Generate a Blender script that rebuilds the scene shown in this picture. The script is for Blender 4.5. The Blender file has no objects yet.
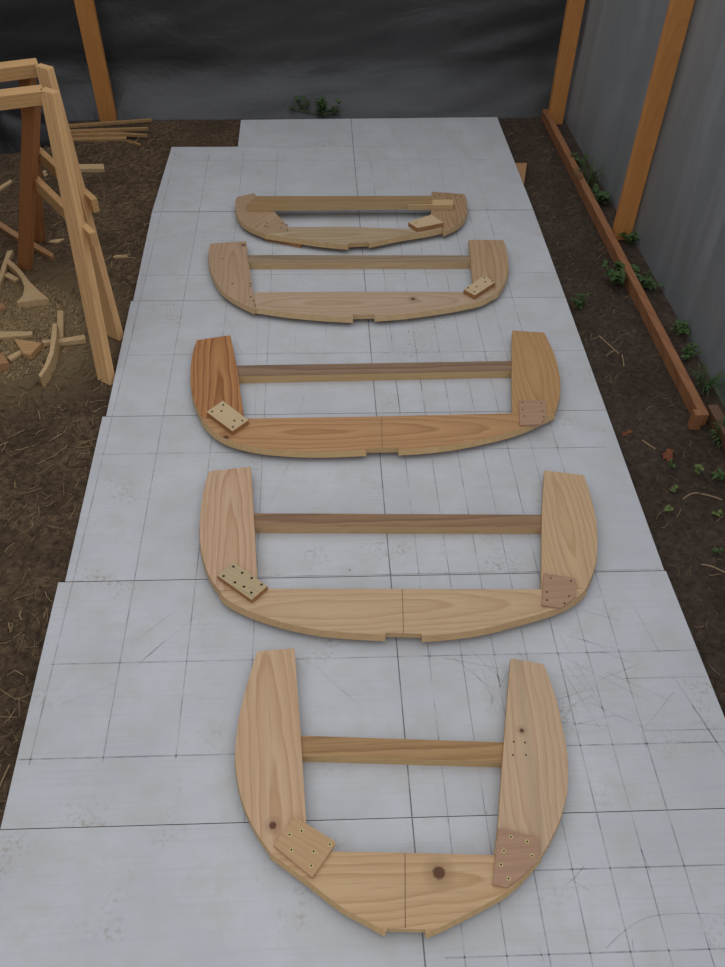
import bpy, bmesh, math, random
from mathutils import Vector, Matrix, noise as mnoise

EXPOSURE = 0.0
# outlines in metres, measured on the place; the white floor is z = 0
DATA = {'bearer': [(1.3633, 5.6624), (1.4706, 5.66), (1.3915, 5.3459), (1.3089, 5.3478)],
 'f1': {'bar': {'pts': [(-0.4088, 4.9911), (0.7083, 4.9689), (0.6992, 4.8821), (-0.466, 4.883)], 'z0': 0.058, 'z1': 0.10300000000000001},
        'bottom': {'flare': [0, 0, 0, 0, 0, 1, 1, 1, 1, 1, 1, 1, 1, 1, 1, 1, 1, 1, 0, 0, 1, 1, 1, 1, 1, 1, 1, 1, 1, 1, 1, 1, 1],
                   'pts': [(0.7409, 4.6734), (0.5318, 4.6418), (0.1736, 4.6728), (-0.2041, 4.6826), (-0.2011, 4.6265), (-0.3466, 4.6026), (-0.3274, 4.5968), (-0.2999, 4.5883), (-0.271, 4.5795), (-0.246, 4.5716), (-0.2197, 4.5633), (-0.1838, 4.5519),
                           (-0.1322, 4.535), (-0.0713, 4.5151), (-0.011, 4.4974), (0.0517, 4.4828), (0.1138, 4.4704), (0.1572, 4.462), (0.159, 4.4825), (0.2783, 4.4917), (0.2777, 4.4793), (0.3053, 4.4893), (0.3449, 4.5036), (0.3851, 4.518),
                           (0.4209, 4.5309), (0.4571, 4.5439), (0.4972, 4.5571), (0.545, 4.5705), (0.5967, 4.5841), (0.6439, 4.5979), (0.686, 4.6135), (0.7235, 4.6293), (0.7494, 4.6405)]},
        'gussets': [{'mat': 'ply_light', 'pts': [(0.5329, 4.6718), (0.6869, 4.7632), (0.7504, 4.6596), (0.5816, 4.599)], 'screws': [(0.5795, 4.6596)], 'z0': 0.057, 'z1': 0.085},
                    {'mat': 'ply_orange', 'pts': [(-0.3595, 4.6327), (-0.1297, 4.5279), (-0.1048, 4.6559), (-0.3007, 4.7369)], 'screws': [], 'z0': 0, 'z1': 0.027}],
        'knots': {},
        'left': {'flare': [0, 0, 0, 0, 0, 1, 1, 1, 1, 1, 1, 1, 1, 1, 1, 1, 1, 1, 1, 1, 1, 1, 1, 1],
                 'pts': [(-0.2011, 4.6286), (-0.2075, 4.6913), (-0.3007, 4.8788), (-0.4162, 5.0809), (-0.4354, 5.1249), (-0.5429, 5.0719), (-0.5448, 5.0649), (-0.5473, 5.0539), (-0.5489, 5.0363), (-0.5491, 5.01), (-0.5483, 4.9774), (-0.5457, 4.9424),
                         (-0.5414, 4.905), (-0.5353, 4.8653), (-0.5267, 4.8278), (-0.5154, 4.7935), (-0.5016, 4.7612), (-0.4848, 4.7312), (-0.4635, 4.7036), (-0.4392, 4.6782), (-0.4152, 4.6556), (-0.3901, 4.635), (-0.3652, 4.617),
                         (-0.3478, 4.6047)]},
        'line': None,
        'nails': {'left': [(-0.3412, 4.7341), (-0.3509, 4.695), (-0.3341, 4.6859), (-0.2468, 4.7251), (-0.2166, 4.709), (-0.2512, 4.6708), (-0.2123, 4.6439)], 'right': [(0.7428, 5.0529), (0.7737, 5.0667), (0.8791, 5.0618), (0.9121, 5.044)]},
        'right': {'flare': [0, 0, 0, 0, 1, 1, 1, 1, 1, 1, 1, 1, 1, 1, 1, 1, 1, 1, 1, 1, 1, 1, 1],
                  'pts': [(0.7444, 4.5974), (0.7409, 4.6734), (0.6891, 4.7971), (0.7258, 5.1143), (0.9342, 5.0775), (0.9367, 5.0589), (0.9401, 5.0317), (0.9415, 5.0), (0.9402, 4.9636), (0.9371, 4.9228), (0.9314, 4.8826), (0.9229, 4.8433),
                          (0.912, 4.8045), (0.8991, 4.7692), (0.8838, 4.738), (0.8666, 4.7102), (0.8487, 4.6859), (0.8299, 4.666), (0.8103, 4.6497), (0.7921, 4.635), (0.7749, 4.6207), (0.759, 4.6081), (0.748, 4.5995)]},
        'splice': {'pts': [(0.5555, 4.9391), (0.8432, 4.9392), (0.8343, 4.8669), (0.5499, 4.8739)], 'z0': 0.058, 'z1': 0.09100000000000001}},
 'f2': {'bar': {'pts': [(-0.4476, 4.3872), (0.8842, 4.3459), (0.8776, 4.2705), (-0.4357, 4.3021)], 'z0': 0, 'z1': 0.044},
        'bottom': {'flare': [0, 0, 0, 0, 1, 1, 1, 1, 1, 1, 1, 1, 1, 1, 1, 1, 1, 0, 0, 1, 1, 1, 1, 1, 1, 1, 1, 1, 1, 1, 1, 1, 1, 1, 1, 1, 1, 1],
                   'pts': [(0.974, 3.9365), (0.8455, 3.9425), (0.2034, 3.9634), (-0.3858, 3.974), (-0.3734, 3.8245), (-0.3479, 3.8171), (-0.3117, 3.8066), (-0.277, 3.7967), (-0.2516, 3.789), (-0.2276, 3.7819), (-0.1931, 3.7735), (-0.1403, 3.7625),
                           (-0.0771, 3.7503), (-0.0148, 3.7395), (0.0489, 3.7306), (0.1118, 3.7232), (0.1556, 3.7181), (0.1542, 3.7426), (0.2723, 3.7431), (0.2702, 3.7268), (0.3114, 3.7301), (0.3708, 3.7351), (0.4325, 3.7424), (0.4943, 3.753),
                           (0.5586, 3.7658), (0.6164, 3.7782), (0.6626, 3.7888), (0.7023, 3.799), (0.7415, 3.8101), (0.7844, 3.8227), (0.827, 3.8364), (0.8632, 3.851), (0.8891, 3.8676), (0.9085, 3.8851), (0.9261, 3.9008), (0.9449, 3.9145),
                           (0.9619, 3.9263), (0.9736, 3.9344)]},
        'gussets': [{'mat': 'ply_light',
                     'pts': [(0.9095, 4.0603), (0.9657, 3.9933), (0.8315, 3.8656), (0.7783, 3.9257)],
                     'screws': [(0.9105, 4.0421), (0.91, 3.9971), (0.9509, 4.0026), (0.8533, 3.9499), (0.8049, 3.9403), (0.8339, 3.9001)],
                     'z0': 0.057,
                     'z1': 0.085}],
        'knots': {'bottom': [((0.4931, 3.8834), 0.014)], 'left': [((-0.4706, 4.4777), 0.012)]},
        'left': {'flare': [0, 0, 0, 0, 1, 1, 1, 1, 1, 1, 1, 1, 1, 1, 1, 1, 1, 1, 1, 1, 1, 1, 1, 1, 1, 1],
                 'pts': [(-0.4558, 4.5229), (-0.4407, 4.3483), (-0.3922, 3.9785), (-0.3704, 3.839), (-0.375, 3.8058), (-0.3977, 3.8245), (-0.4299, 3.8512), (-0.4599, 3.8774), (-0.4836, 3.8998), (-0.5049, 3.9215), (-0.5243, 3.9433), (-0.5414, 3.9642),
                         (-0.5566, 3.9851), (-0.5714, 4.01), (-0.5868, 4.0412), (-0.602, 4.0766), (-0.616, 4.1139), (-0.6288, 4.1521), (-0.6404, 4.1922), (-0.6505, 4.2347), (-0.6591, 4.2818), (-0.6661, 4.3317), (-0.671, 4.3789), (-0.6727, 4.4249),
                         (-0.6721, 4.468), (-0.6715, 4.4982)]},
        'line': None,
        'nails': {'left': [(-0.4106, 4.0608), (-0.4094, 4.034), (-0.4021, 3.929), (-0.3884, 3.8923), (-0.5874, 4.3281), (-0.511, 4.0637)]},
        'right': {'flare': [0, 0, 0, 1, 1, 1, 1, 1, 1, 1, 1, 1, 1, 1, 1, 1, 1, 1, 1],
                  'pts': [(0.8408, 3.9448), (0.8715, 4.3122), (0.8866, 4.4999), (1.0988, 4.4943), (1.0997, 4.4658), (1.1007, 4.4248), (1.0998, 4.3801), (1.0962, 4.3324), (1.0908, 4.2814), (1.0843, 4.2338), (1.0772, 4.1922), (1.0691, 4.1537),
                          (1.0593, 4.1167), (1.0471, 4.0801), (1.0332, 4.045), (1.019, 4.0129), (1.003, 3.9826), (0.9867, 3.9552), (0.9752, 3.9365)]}},
 'f3': {'bar': {'pts': [(-0.4544, 3.3398), (0.9666, 3.3325), (0.9525, 3.2523), (-0.4397, 3.2515)], 'z0': 0, 'z1': 0.044},
        'bottom': {'flare': [0, 0, 0, 0, 0, 1, 1, 1, 1, 1, 1, 1, 1, 1, 1, 1, 1, 1, 1, 1, 1, 1, 1, 1, 1, 1, 1, 1, 1, 1, 0, 0, 1, 1, 1, 1, 1, 1, 1, 1, 1, 1, 1, 1, 1, 1, 1, 1, 1, 1, 1, 1, 1, 1],
                   'pts': [(1.0819, 2.9148), (0.8787, 2.9177), (0.2035, 2.917), (-0.3708, 2.9228), (-0.3862, 2.9214), (-0.5821, 2.93), (-0.5712, 2.9116), (-0.5556, 2.8858), (-0.5394, 2.8617), (-0.5242, 2.8421), (-0.5082, 2.824), (-0.4912, 2.8077),
                           (-0.4725, 2.7932), (-0.4526, 2.7804), (-0.4322, 2.7688), (-0.4117, 2.7586), (-0.3906, 2.7496), (-0.3682, 2.7411), (-0.3457, 2.7332), (-0.3219, 2.7258), (-0.2926, 2.7186), (-0.2556, 2.7113), (-0.2131, 2.7042),
                           (-0.1679, 2.6981), (-0.1217, 2.6933), (-0.0727, 2.6896), (-0.0189, 2.6876), (0.0493, 2.688), (0.1225, 2.69), (0.1744, 2.6916), (0.1749, 2.7024), (0.3211, 2.7009), (0.3202, 2.6901), (0.3517, 2.6914), (0.3968, 2.6934),
                           (0.4426, 2.6966), (0.4847, 2.7011), (0.5275, 2.7068), (0.5706, 2.714), (0.614, 2.7228), (0.6577, 2.733), (0.7018, 2.7443), (0.7477, 2.7569), (0.794, 2.7705), (0.8363, 2.7844), (0.8721, 2.798), (0.9038, 2.8117),
                           (0.9344, 2.8265), (0.9657, 2.8434), (0.9958, 2.8613), (1.0228, 2.8775), (1.0467, 2.8918), (1.0673, 2.9042), (1.0815, 2.9128)]},
        'gussets': [{'mat': 'ply_light',
                     'pts': [(-0.4907, 3.0251), (-0.3627, 2.882), (-0.432, 2.8091), (-0.5597, 2.9465)],
                     'screws': [(-0.4859, 2.9931), (-0.5354, 2.9476), (-0.492, 2.95), (-0.4274, 2.8804), (-0.3905, 2.8791), (-0.4312, 2.8371)],
                     'z0': 0.057,
                     'z1': 0.083},
                    {'mat': 'ply_brown',
                     'pts': [(0.9255, 3.0018), (1.0551, 2.9934), (1.0307, 2.8789), (0.9953, 2.826), (0.8978, 2.8255)],
                     'screws': [(0.9391, 2.9811), (1.0299, 2.974), (0.93, 2.9314), (1.0228, 2.9184), (0.931, 2.8861), (1.0182, 2.8754)],
                     'z0': 0.057,
                     'z1': 0.066}],
        'knots': {'bottom': [((-0.4639, 2.7956), 0.014)]},
        'left': {'flare': [0, 0, 0, 1, 1, 1, 1, 1, 1, 1, 1, 1, 1, 1, 1, 1, 1, 1, 1],
                 'pts': [(-0.4916, 3.5786), (-0.4453, 3.323), (-0.3863, 2.9234), (-0.5837, 2.9339), (-0.5948, 2.9591), (-0.6106, 2.9957), (-0.6249, 3.0338), (-0.6355, 3.07), (-0.6446, 3.1077), (-0.6526, 3.147), (-0.6597, 3.1881), (-0.6657, 3.2308),
                         (-0.6702, 3.2753), (-0.6731, 3.3231), (-0.6744, 3.3729), (-0.6743, 3.4202), (-0.6717, 3.4666), (-0.6674, 3.5103), (-0.6643, 3.5409)]},
        'line': [(0.258, 2.9132), (0.2472, 2.7034)],
        'nails': {},
        'right': {'flare': [0, 0, 0, 1, 1, 1, 1, 1, 1, 1, 1, 1, 1, 1, 1, 1, 1, 1, 1, 1, 1, 1],
                  'pts': [(0.8791, 2.9196), (0.9417, 3.2896), (0.9938, 3.5741), (1.1606, 3.5518), (1.1624, 3.5269), (1.1649, 3.4916), (1.1674, 3.4553), (1.1703, 3.422), (1.1732, 3.3878), (1.1744, 3.3501), (1.1734, 3.3063), (1.1708, 3.2595),
                          (1.1672, 3.2159), (1.1631, 3.1781), (1.158, 3.1431), (1.1513, 3.1087), (1.1426, 3.0736), (1.1324, 3.0389), (1.1211, 3.0058), (1.1073, 2.9717), (1.0926, 2.9392), (1.0823, 2.9167)]}},
 'f4': {'bar': {'pts': [(-0.3276, 2.3386), (0.9109, 2.2851), (0.8967, 2.2146), (-0.3219, 2.266)], 'z0': 0, 'z1': 0.044},
        'bottom': {'flare': [0, 0, 0, 0, 0, 1, 1, 1, 1, 1, 1, 1, 1, 1, 1, 1, 1, 1, 1, 1, 1, 1, 1, 1, 1, 1, 1, 0, 0, 1, 1, 1, 1, 1, 1, 1, 1, 1, 1, 1, 1, 1, 1, 1, 1, 1, 1, 1, 1, 1, 1],
                   'pts': [(0.9888, 1.8853), (0.8146, 1.8906), (0.2664, 1.913), (-0.2491, 1.9342), (-0.2837, 1.9348), (-0.4281, 1.9286), (-0.423, 1.9191), (-0.415, 1.9055), (-0.4023, 1.8908), (-0.3822, 1.8752), (-0.3575, 1.8587), (-0.3336, 1.8439),
                           (-0.3141, 1.8326), (-0.2953, 1.823), (-0.2723, 1.8124), (-0.2433, 1.7995), (-0.2102, 1.7856), (-0.1736, 1.7722), (-0.1323, 1.7592), (-0.0876, 1.7467), (-0.0442, 1.7363), (-0.0043, 1.729), (0.0343, 1.7237), (0.0736, 1.719),
                           (0.1187, 1.714), (0.1645, 1.7096), (0.1965, 1.7065), (0.1971, 1.7154), (0.3309, 1.705), (0.33, 1.6962), (0.3661, 1.6982), (0.4174, 1.7011), (0.4659, 1.7048), (0.5046, 1.7091), (0.5405, 1.7143), (0.5767, 1.7209),
                           (0.6153, 1.7298), (0.6543, 1.7401), (0.691, 1.75), (0.7241, 1.7587), (0.7549, 1.7669), (0.784, 1.7753), (0.8111, 1.7835), (0.8365, 1.7918), (0.8617, 1.8015), (0.888, 1.8133), (0.9142, 1.8266), (0.9376, 1.8404),
                           (0.9583, 1.8561), (0.9762, 1.8724), (0.9885, 1.8839)]},
        'gussets': [{'mat': 'ply_grey',
                     'pts': [(-0.3818, 2.0497), (-0.2438, 1.9286), (-0.302, 1.8656), (-0.4419, 1.9877)],
                     'screws': [(-0.3805, 2.028), (-0.3449, 1.9953), (-0.3066, 1.9685), (-0.2674, 1.9364), (-0.3347, 1.9279), (-0.3046, 1.8994), (-0.3703, 1.95), (-0.4158, 1.9825)],
                     'z0': 0.057,
                     'z1': 0.081},
                    {'mat': 'ply_brown',
                     'pts': [(0.838, 1.9596), (0.9561, 1.9309), (0.9381, 1.8413), (0.8705, 1.7941), (0.8, 1.8089)],
                     'screws': [(0.8594, 1.9346), (0.9359, 1.9176), (0.8311, 1.8687), (0.9122, 1.8464), (0.8234, 1.8308), (0.8881, 1.8135)],
                     'z0': 0.057,
                     'z1': 0.067}],
        'knots': {},
        'left': {'flare': [0, 0, 0, 1, 1, 1, 1, 1, 1, 1, 1, 1, 1, 1, 1, 1, 1, 1, 1, 1, 1, 1, 1, 1, 1],
                 'pts': [(-0.3411, 2.6036), (-0.3164, 2.3283), (-0.2837, 1.9355), (-0.4294, 1.9314), (-0.4366, 1.9406), (-0.447, 1.9542), (-0.458, 1.9714), (-0.4691, 1.9919), (-0.4809, 2.0161), (-0.492, 2.0438), (-0.5023, 2.0759), (-0.5121, 2.1117),
                         (-0.5204, 2.148), (-0.5269, 2.1837), (-0.5319, 2.2198), (-0.5357, 2.2564), (-0.5382, 2.2934), (-0.5393, 2.331), (-0.5396, 2.3692), (-0.5389, 2.4089), (-0.5373, 2.4492), (-0.5349, 2.4869), (-0.5313, 2.523), (-0.5269, 2.5563),
                         (-0.5237, 2.5795)]},
        'line': [(0.2752, 1.9099), (0.2633, 1.709)],
        'nails': {},
        'right': {'flare': [0, 0, 0, 1, 1, 1, 1, 1, 1, 1, 1, 1, 1, 1, 1, 1, 1, 1, 1, 1, 1, 1],
                  'pts': [(0.8162, 1.8933), (0.896, 2.2839), (0.9574, 2.5341), (1.1255, 2.4977), (1.126, 2.4707), (1.1265, 2.4324), (1.1262, 2.3927), (1.1248, 2.3544), (1.1226, 2.3147), (1.1193, 2.2757), (1.115, 2.238), (1.1096, 2.2008),
                          (1.103, 2.1643), (1.095, 2.1277), (1.0859, 2.0918), (1.0758, 2.0581), (1.0652, 2.0276), (1.0537, 1.9993), (1.0405, 1.9711), (1.0229, 1.9395), (1.0037, 1.9082), (0.9903, 1.8866)]}},
 'f5': {'bar': {'pts': [(-0.1184, 1.3251), (0.5734, 1.2724), (0.5563, 1.2047), (-0.1114, 1.2532)], 'z0': 0, 'z1': 0.044},
        'bottom': {'flare': [0, 0, 0, 0, 0, 1, 1, 1, 1, 1, 1, 1, 1, 1, 1, 1, 1, 1, 1, 1, 1, 1, 1, 1, 0, 0, 1, 1, 1, 1, 1, 1, 1, 1, 1, 1, 1, 1, 1, 1, 1, 1, 1, 1, 1, 1, 1, 1],
                   'pts': [(0.6177, 0.8963), (0.4754, 0.9039), (0.1887, 0.9233), (-0.0153, 0.9359), (-0.0975, 0.9359), (-0.2038, 0.9381), (-0.1885, 0.9266), (-0.1669, 0.9102), (-0.1456, 0.8941), (-0.1266, 0.8799), (-0.1079, 0.866), (-0.0898, 0.852),
                           (-0.0724, 0.838), (-0.0556, 0.824), (-0.0387, 0.8104), (-0.0216, 0.7973), (-0.0045, 0.7846), (0.0125, 0.7729), (0.0286, 0.7633), (0.0445, 0.7547), (0.0626, 0.7449), (0.0868, 0.7313), (0.113, 0.7166), (0.1314, 0.7062),
                           (0.1348, 0.7137), (0.2436, 0.7063), (0.2442, 0.6974), (0.2569, 0.701), (0.275, 0.7063), (0.2934, 0.7123), (0.3096, 0.7184), (0.326, 0.7252), (0.3441, 0.7326), (0.365, 0.741), (0.3877, 0.7501), (0.4104, 0.7594),
                           (0.4331, 0.7688), (0.4558, 0.7785), (0.4764, 0.7881), (0.4935, 0.7968), (0.5084, 0.8054), (0.5235, 0.8153), (0.5399, 0.8274), (0.5567, 0.8409), (0.5729, 0.8545), (0.5897, 0.8693), (0.606, 0.8843), (0.6174, 0.8949)]},
        'gussets': [{'mat': 'ply_tan',
                     'pts': [(-0.1328, 1.0412), (-0.007, 0.96), (-0.0088, 0.9511), (-0.0781, 0.8582), (-0.1962, 0.9569)],
                     'screws': [(-0.111, 0.9959), (-0.1475, 0.9861), (-0.1409, 0.9406), (-0.0739, 0.9333), (-0.0246, 0.9518), (-0.0809, 0.8916)],
                     'z0': 0.057,
                     'z1': 0.07100000000000001},
                    {'mat': 'ply_brown',
                     'pts': [(0.5001, 0.9805), (0.6191, 0.9444), (0.6036, 0.8773), (0.5537, 0.8401), (0.4956, 0.8062), (0.4557, 0.8162)],
                     'screws': [(0.5324, 0.9511), (0.5803, 0.9349), (0.5041, 0.9107), (0.5876, 0.8925), (0.4891, 0.8707), (0.5048, 0.8302)],
                     'z0': 0.057,
                     'z1': 0.069}],
        'knots': {'bottom': [((0.3011, 0.86), 0.022)], 'left': [((-0.2012, 1.0219), 0.013)], 'right': [((0.6324, 1.3057), 0.009)]},
        'left': {'flare': [0, 0, 0, 0, 1, 1, 1, 1, 1, 1, 1, 1, 1, 1, 1, 1, 1, 1, 1, 1, 1, 1, 1, 1, 1, 1, 1, 1, 1, 1, 1, 1, 1, 1, 1],
                 'pts': [(-0.1394, 1.6614), (-0.1153, 1.3229), (-0.097, 1.0275), (-0.0929, 0.9342), (-0.2041, 0.938), (-0.2111, 0.9475), (-0.2212, 0.9612), (-0.2318, 0.9763), (-0.2424, 0.9917), (-0.2536, 1.0086), (-0.2645, 1.0269), (-0.2751, 1.0472),
                         (-0.2855, 1.0691), (-0.2947, 1.0906), (-0.302, 1.1105), (-0.3081, 1.13), (-0.3137, 1.1512), (-0.3193, 1.1758), (-0.3245, 1.2021), (-0.3285, 1.2269), (-0.3308, 1.2473), (-0.3318, 1.2659), (-0.332, 1.2875), (-0.3315, 1.3156),
                         (-0.3301, 1.3471), (-0.328, 1.377), (-0.3254, 1.4019), (-0.3221, 1.4249), (-0.3176, 1.4513), (-0.3116, 1.4846), (-0.3044, 1.5217), (-0.2969, 1.5578), (-0.2888, 1.5941), (-0.2804, 1.6293), (-0.2744, 1.6541)]},
        'line': [(0.2037, 0.92), (0.1874, 0.713)],
        'nails': {'right': [(0.5984, 1.2667), (0.6355, 1.2625), (0.5879, 1.2206), (0.6308, 1.2188)]},
        'right': {'flare': [0, 0, 0, 0, 1, 1, 1, 1, 1, 1, 1, 1, 1, 1, 1, 1, 1, 1, 1, 1, 1, 1, 1, 1, 1, 1, 1, 1, 1, 1, 1, 1, 1, 1, 1],
                  'pts': [(0.4762, 0.9054), (0.5002, 0.9875), (0.5473, 1.191), (0.6434, 1.5877), (0.757, 1.5592), (0.7596, 1.5464), (0.7632, 1.5277), (0.7667, 1.5051), (0.7699, 1.4778), (0.7729, 1.447), (0.7749, 1.4165), (0.7754, 1.3879),
                          (0.7749, 1.3597), (0.7742, 1.3319), (0.7738, 1.3041), (0.7731, 1.2767), (0.7719, 1.2507), (0.7702, 1.2273), (0.7679, 1.2052), (0.7642, 1.1814), (0.758, 1.1526), (0.7505, 1.1224), (0.7442, 1.0986), (0.7414, 1.0874),
                          (0.7395, 1.0822), (0.7342, 1.0713), (0.7232, 1.0486), (0.7089, 1.0207), (0.6936, 0.9939), (0.677, 0.9691), (0.6594, 0.9454), (0.6445, 0.9261), (0.633, 0.9125), (0.6239, 0.9031), (0.6179, 0.8969)]}},
 'horses': {'far': {'ba': (-1.4204, 4.3899, 1.05), 'bfoot': (-1.764, 4.7383, -0.04), 'end': (-1.4077, 4.4824, 1.1), 'fa': (-1.357, 4.408, 1.1), 'ff': (-1.1243, 3.7146, -0.04), 'left': (-1.5743, 4.4176, 1.1)},
            'near': {'ba': (-1.3413, 4.0576, 1.05), 'bfoot': (-1.7697, 4.418, -0.04), 'end': (-1.3054, 4.1353, 1.1), 'fa': (-1.2686, 4.1047, 1.1), 'ff': (-1.1112, 3.3417, -0.04), 'left': (-1.4893, 4.0786, 1.1)}},
 'laths': [{'label': 'thin lath lying topmost and farthest back in the stick bundle', 'pts': [(-1.9679, 6.2418), (-1.857, 6.2772), (-1.2613, 6.3681), (-1.2566, 6.3519), (-1.8509, 6.2458), (-1.9614, 6.2105)], 'thk': 0.018, 'z1': 0.030000000000000006},
           {'label': 'pale lath second from the back in the stick bundle', 'pts': [(-1.8916, 6.2281), (-1.5277, 6.2522), (-1.2783, 6.2662), (-1.2754, 6.2442), (-1.5227, 6.2209), (-1.8823, 6.1816)], 'thk': 0.018, 'z1': 0.010000000000000002},
           {'label': 'thin dark-edged lath third from the back in the stick bundle',
            'pts': [(-1.8893, 6.198), (-1.4853, 6.2148), (-1.2758, 6.1766), (-1.2734, 6.1582), (-1.4796, 6.1776), (-1.8819, 6.1611)],
            'thk': 0.018,
            'z1': -0.0049999999999999975},
           {'label': 'thicker short batten at the front of the stick bundle', 'pts': [(-1.9032, 6.1838), (-1.429, 6.1712), (-1.4222, 6.1253), (-1.8897, 6.1167)], 'thk': 0.018, 'z1': -0.02},
           {'label': 'short splinter pointing at the white flooring, in front of the stick bundle', 'pts': [(-1.4294, 6.1194), (-1.4106, 6.1251), (-1.3078, 6.0628), (-1.3136, 6.048)], 'thk': 0.018, 'z1': -0.028}],
 'leaves': [('dry reddish leaf on the soil beside the middle white sheet', (1.4425, 2.8583), 0.035), ('curled dry brown leaf on the dark soil beside the bright seedling', (1.5941, 2.7085), 0.05)],
 'marks': [[(0.4468, 1.6331), (0.5722, 1.4944)], [(0.4948, 1.6933), (0.6262, 1.5067)], [(0.5464, 1.5837), (0.5694, 1.396)], [(0.5797, 1.6278), (0.6166, 1.4499)], [(0.6917, 1.6542), (0.7713, 1.3878)], [(0.8361, 1.633), (1.1162, 1.4296)],
           [(0.9871, 1.6425), (1.0957, 1.592)], [(0.7829, 1.4431), (0.9506, 1.4936)], [(0.5069, 1.5853), (0.5969, 1.4087)], [(0.5744, 1.5088), (0.5442, 1.397)], [(0.5336, 1.4113), (0.6361, 1.5651)], [(0.8365, 1.5721), (0.9223, 1.3272)],
           [(0.8982, 1.4384), (1.0847, 1.3205)], [(0.7601, 1.3339), (0.9863, 1.379)], [(0.4069, 1.6347), (0.6123, 1.581)], [(0.8934, 1.7093), (1.0813, 1.6388)], [(0.9707, 1.5221), (1.1182, 1.5759)], [(0.9521, 1.8321), (1.106, 1.7722)],
           [(0.9339, 1.6967), (1.0233, 1.6496)], [(0.9985, 1.552), (1.2048, 1.423)], [(0.8618, 1.7143), (0.95, 1.4075)], [(1.1717, 1.8708), (1.218, 1.6275)], [(1.2376, 1.5286), (1.3144, 1.2554)], [(1.083, 1.3324), (1.2229, 1.4618)],
           [(0.8588, 1.5853), (0.9638, 1.3686)], [(0.7867, 1.3633), (0.9559, 1.3376)], [(0.9273, 1.4605), (0.8209, 1.4127)],
           [(0.7695, 0.6491), (0.7817, 0.6579), (0.7995, 0.6706), (0.8192, 0.6834), (0.8401, 0.6955), (0.863, 0.7077), (0.8863, 0.7176), (0.9085, 0.7242), (0.931, 0.7285), (0.9569, 0.7312), (0.9884, 0.7323), (1.0233, 0.7318), (1.057, 0.7306),
            (1.0911, 0.7285), (1.124, 0.7257), (1.1468, 0.7236)],
           [(0.6684, 0.8197), (0.6893, 0.8282), (0.7157, 0.8416), (0.7402, 0.8622), (0.7589, 0.8802)], [(0.7072, 0.8419), (0.7589, 0.8079)], [(0.9483, 0.922), (0.9596, 0.8553)], [(-0.6975, 1.6706), (-0.5258, 1.8512)],
           [(-0.7514, 1.7378), (-0.6201, 1.8689)], [(-0.9577, 1.5008), (-0.7684, 1.5835), (-0.6255, 1.7526)],
           [(0.4759, 6.4439), (0.5037, 6.3573), (0.5418, 6.2344), (0.5727, 6.1027), (0.5908, 5.9711), (0.6023, 5.832), (0.6088, 5.6863), (0.6091, 5.5137), (0.6049, 5.3379), (0.6016, 5.2182)],
           [(0.6106, 6.4414), (0.6323, 6.3378), (0.6618, 6.1927), (0.686, 6.0463), (0.7009, 5.9104), (0.7111, 5.7731), (0.7167, 5.6346), (0.7162, 5.4779), (0.7116, 5.3219), (0.708, 5.2157)],
           [(0.7455, 6.4389), (0.7617, 6.3353), (0.7839, 6.1903), (0.8035, 6.0439), (0.8192, 5.9079), (0.8326, 5.7705), (0.84, 5.6319), (0.838, 5.4751), (0.8307, 5.3191), (0.8252, 5.2129)],
           [(0.9051, 6.436), (0.9251, 6.2814), (0.9517, 6.0709), (0.9721, 5.8816), (0.9823, 5.7355), (0.9874, 5.6051), (0.9893, 5.484), (0.9874, 5.3595), (0.9827, 5.2437), (0.9792, 5.1651)],
           [(0.951, 6.0952), (0.9856, 6.0044), (1.0322, 5.8745), (1.0668, 5.7262), (1.0796, 5.5653), (1.0816, 5.3898), (1.0813, 5.2068), (1.0805, 4.9926), (1.0778, 4.7763), (1.0757, 4.6306)], [(0.3415, 5.7419), (0.3547, 5.1802)],
           [(0.4806, 5.7893), (0.4634, 5.2215)], [(0.9502, 5.4377), (0.9658, 5.4327), (0.9872, 5.4249), (1.0019, 5.4132), (1.0033, 5.3935), (0.9981, 5.37), (0.9939, 5.3532)], [(-0.4539, 5.6836), (-0.3248, 5.2171)],
           [(-0.1725, 2.6823), (-0.2624, 2.4105)], [(-0.0949, 1.6505), (0.0113, 1.5347), (0.0855, 1.4569)], [(-0.1407, 4.2525), (-0.1083, 4.1212)], [(-0.0075, 3.4386), (0.0122, 3.7539)], [(0.3296, 3.7699), (0.3359, 3.4276)],
           [(-0.1333, 2.9923), (-0.1071, 3.1551)], [(0.3512, 3.2472), (0.3575, 2.9757)], [(0.4765, 3.2431), (0.4839, 2.9715)], [(-0.3486, 3.2484), (-0.3449, 2.9995)], [(-0.3635, 3.7909), (-0.356, 3.4267)], [(-0.1532, 3.8103), (-0.1576, 3.4666)],
           [(0.3769, 3.7943), (0.36, 3.4038)], [(-1.0583, 4.6508), (-1.0251, 3.6811)], [(-0.5339, 3.8251), (-0.4347, 3.4899)]],
 'offcuts': [{'label': 'long curved pale offcut lying at the left edge beside the sawdust',
              'mat': 'scrap_wood',
              'name': 'wood_offcut',
              'pts': [(-1.8542, 4.0498), (-1.8712, 4.1947), (-1.8931, 4.4044), (-1.9012, 4.5648), (-1.8693, 4.5742), (-1.8706, 4.483), (-1.8581, 4.3259), (-1.8555, 4.2128), (-1.8293, 4.049)],
              'thk': 0.03},
             {'label': 'wide flared pale offcut with a curved neck, lying on the sawdust by the sawhorse leg',
              'mat': 'scrap_wood',
              'name': 'wood_offcut',
              'pts': [(-1.8706, 4.4581), (-1.8218, 4.4073), (-1.7616, 4.3279), (-1.6889, 4.2124), (-1.6105, 4.1093), (-1.5381, 4.0268), (-1.7074, 3.9915), (-1.6885, 4.0578), (-1.6973, 4.139), (-1.7341, 4.2323), (-1.7904, 4.3191), (-1.856, 4.3984)],
              'thk': 0.045},
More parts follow.
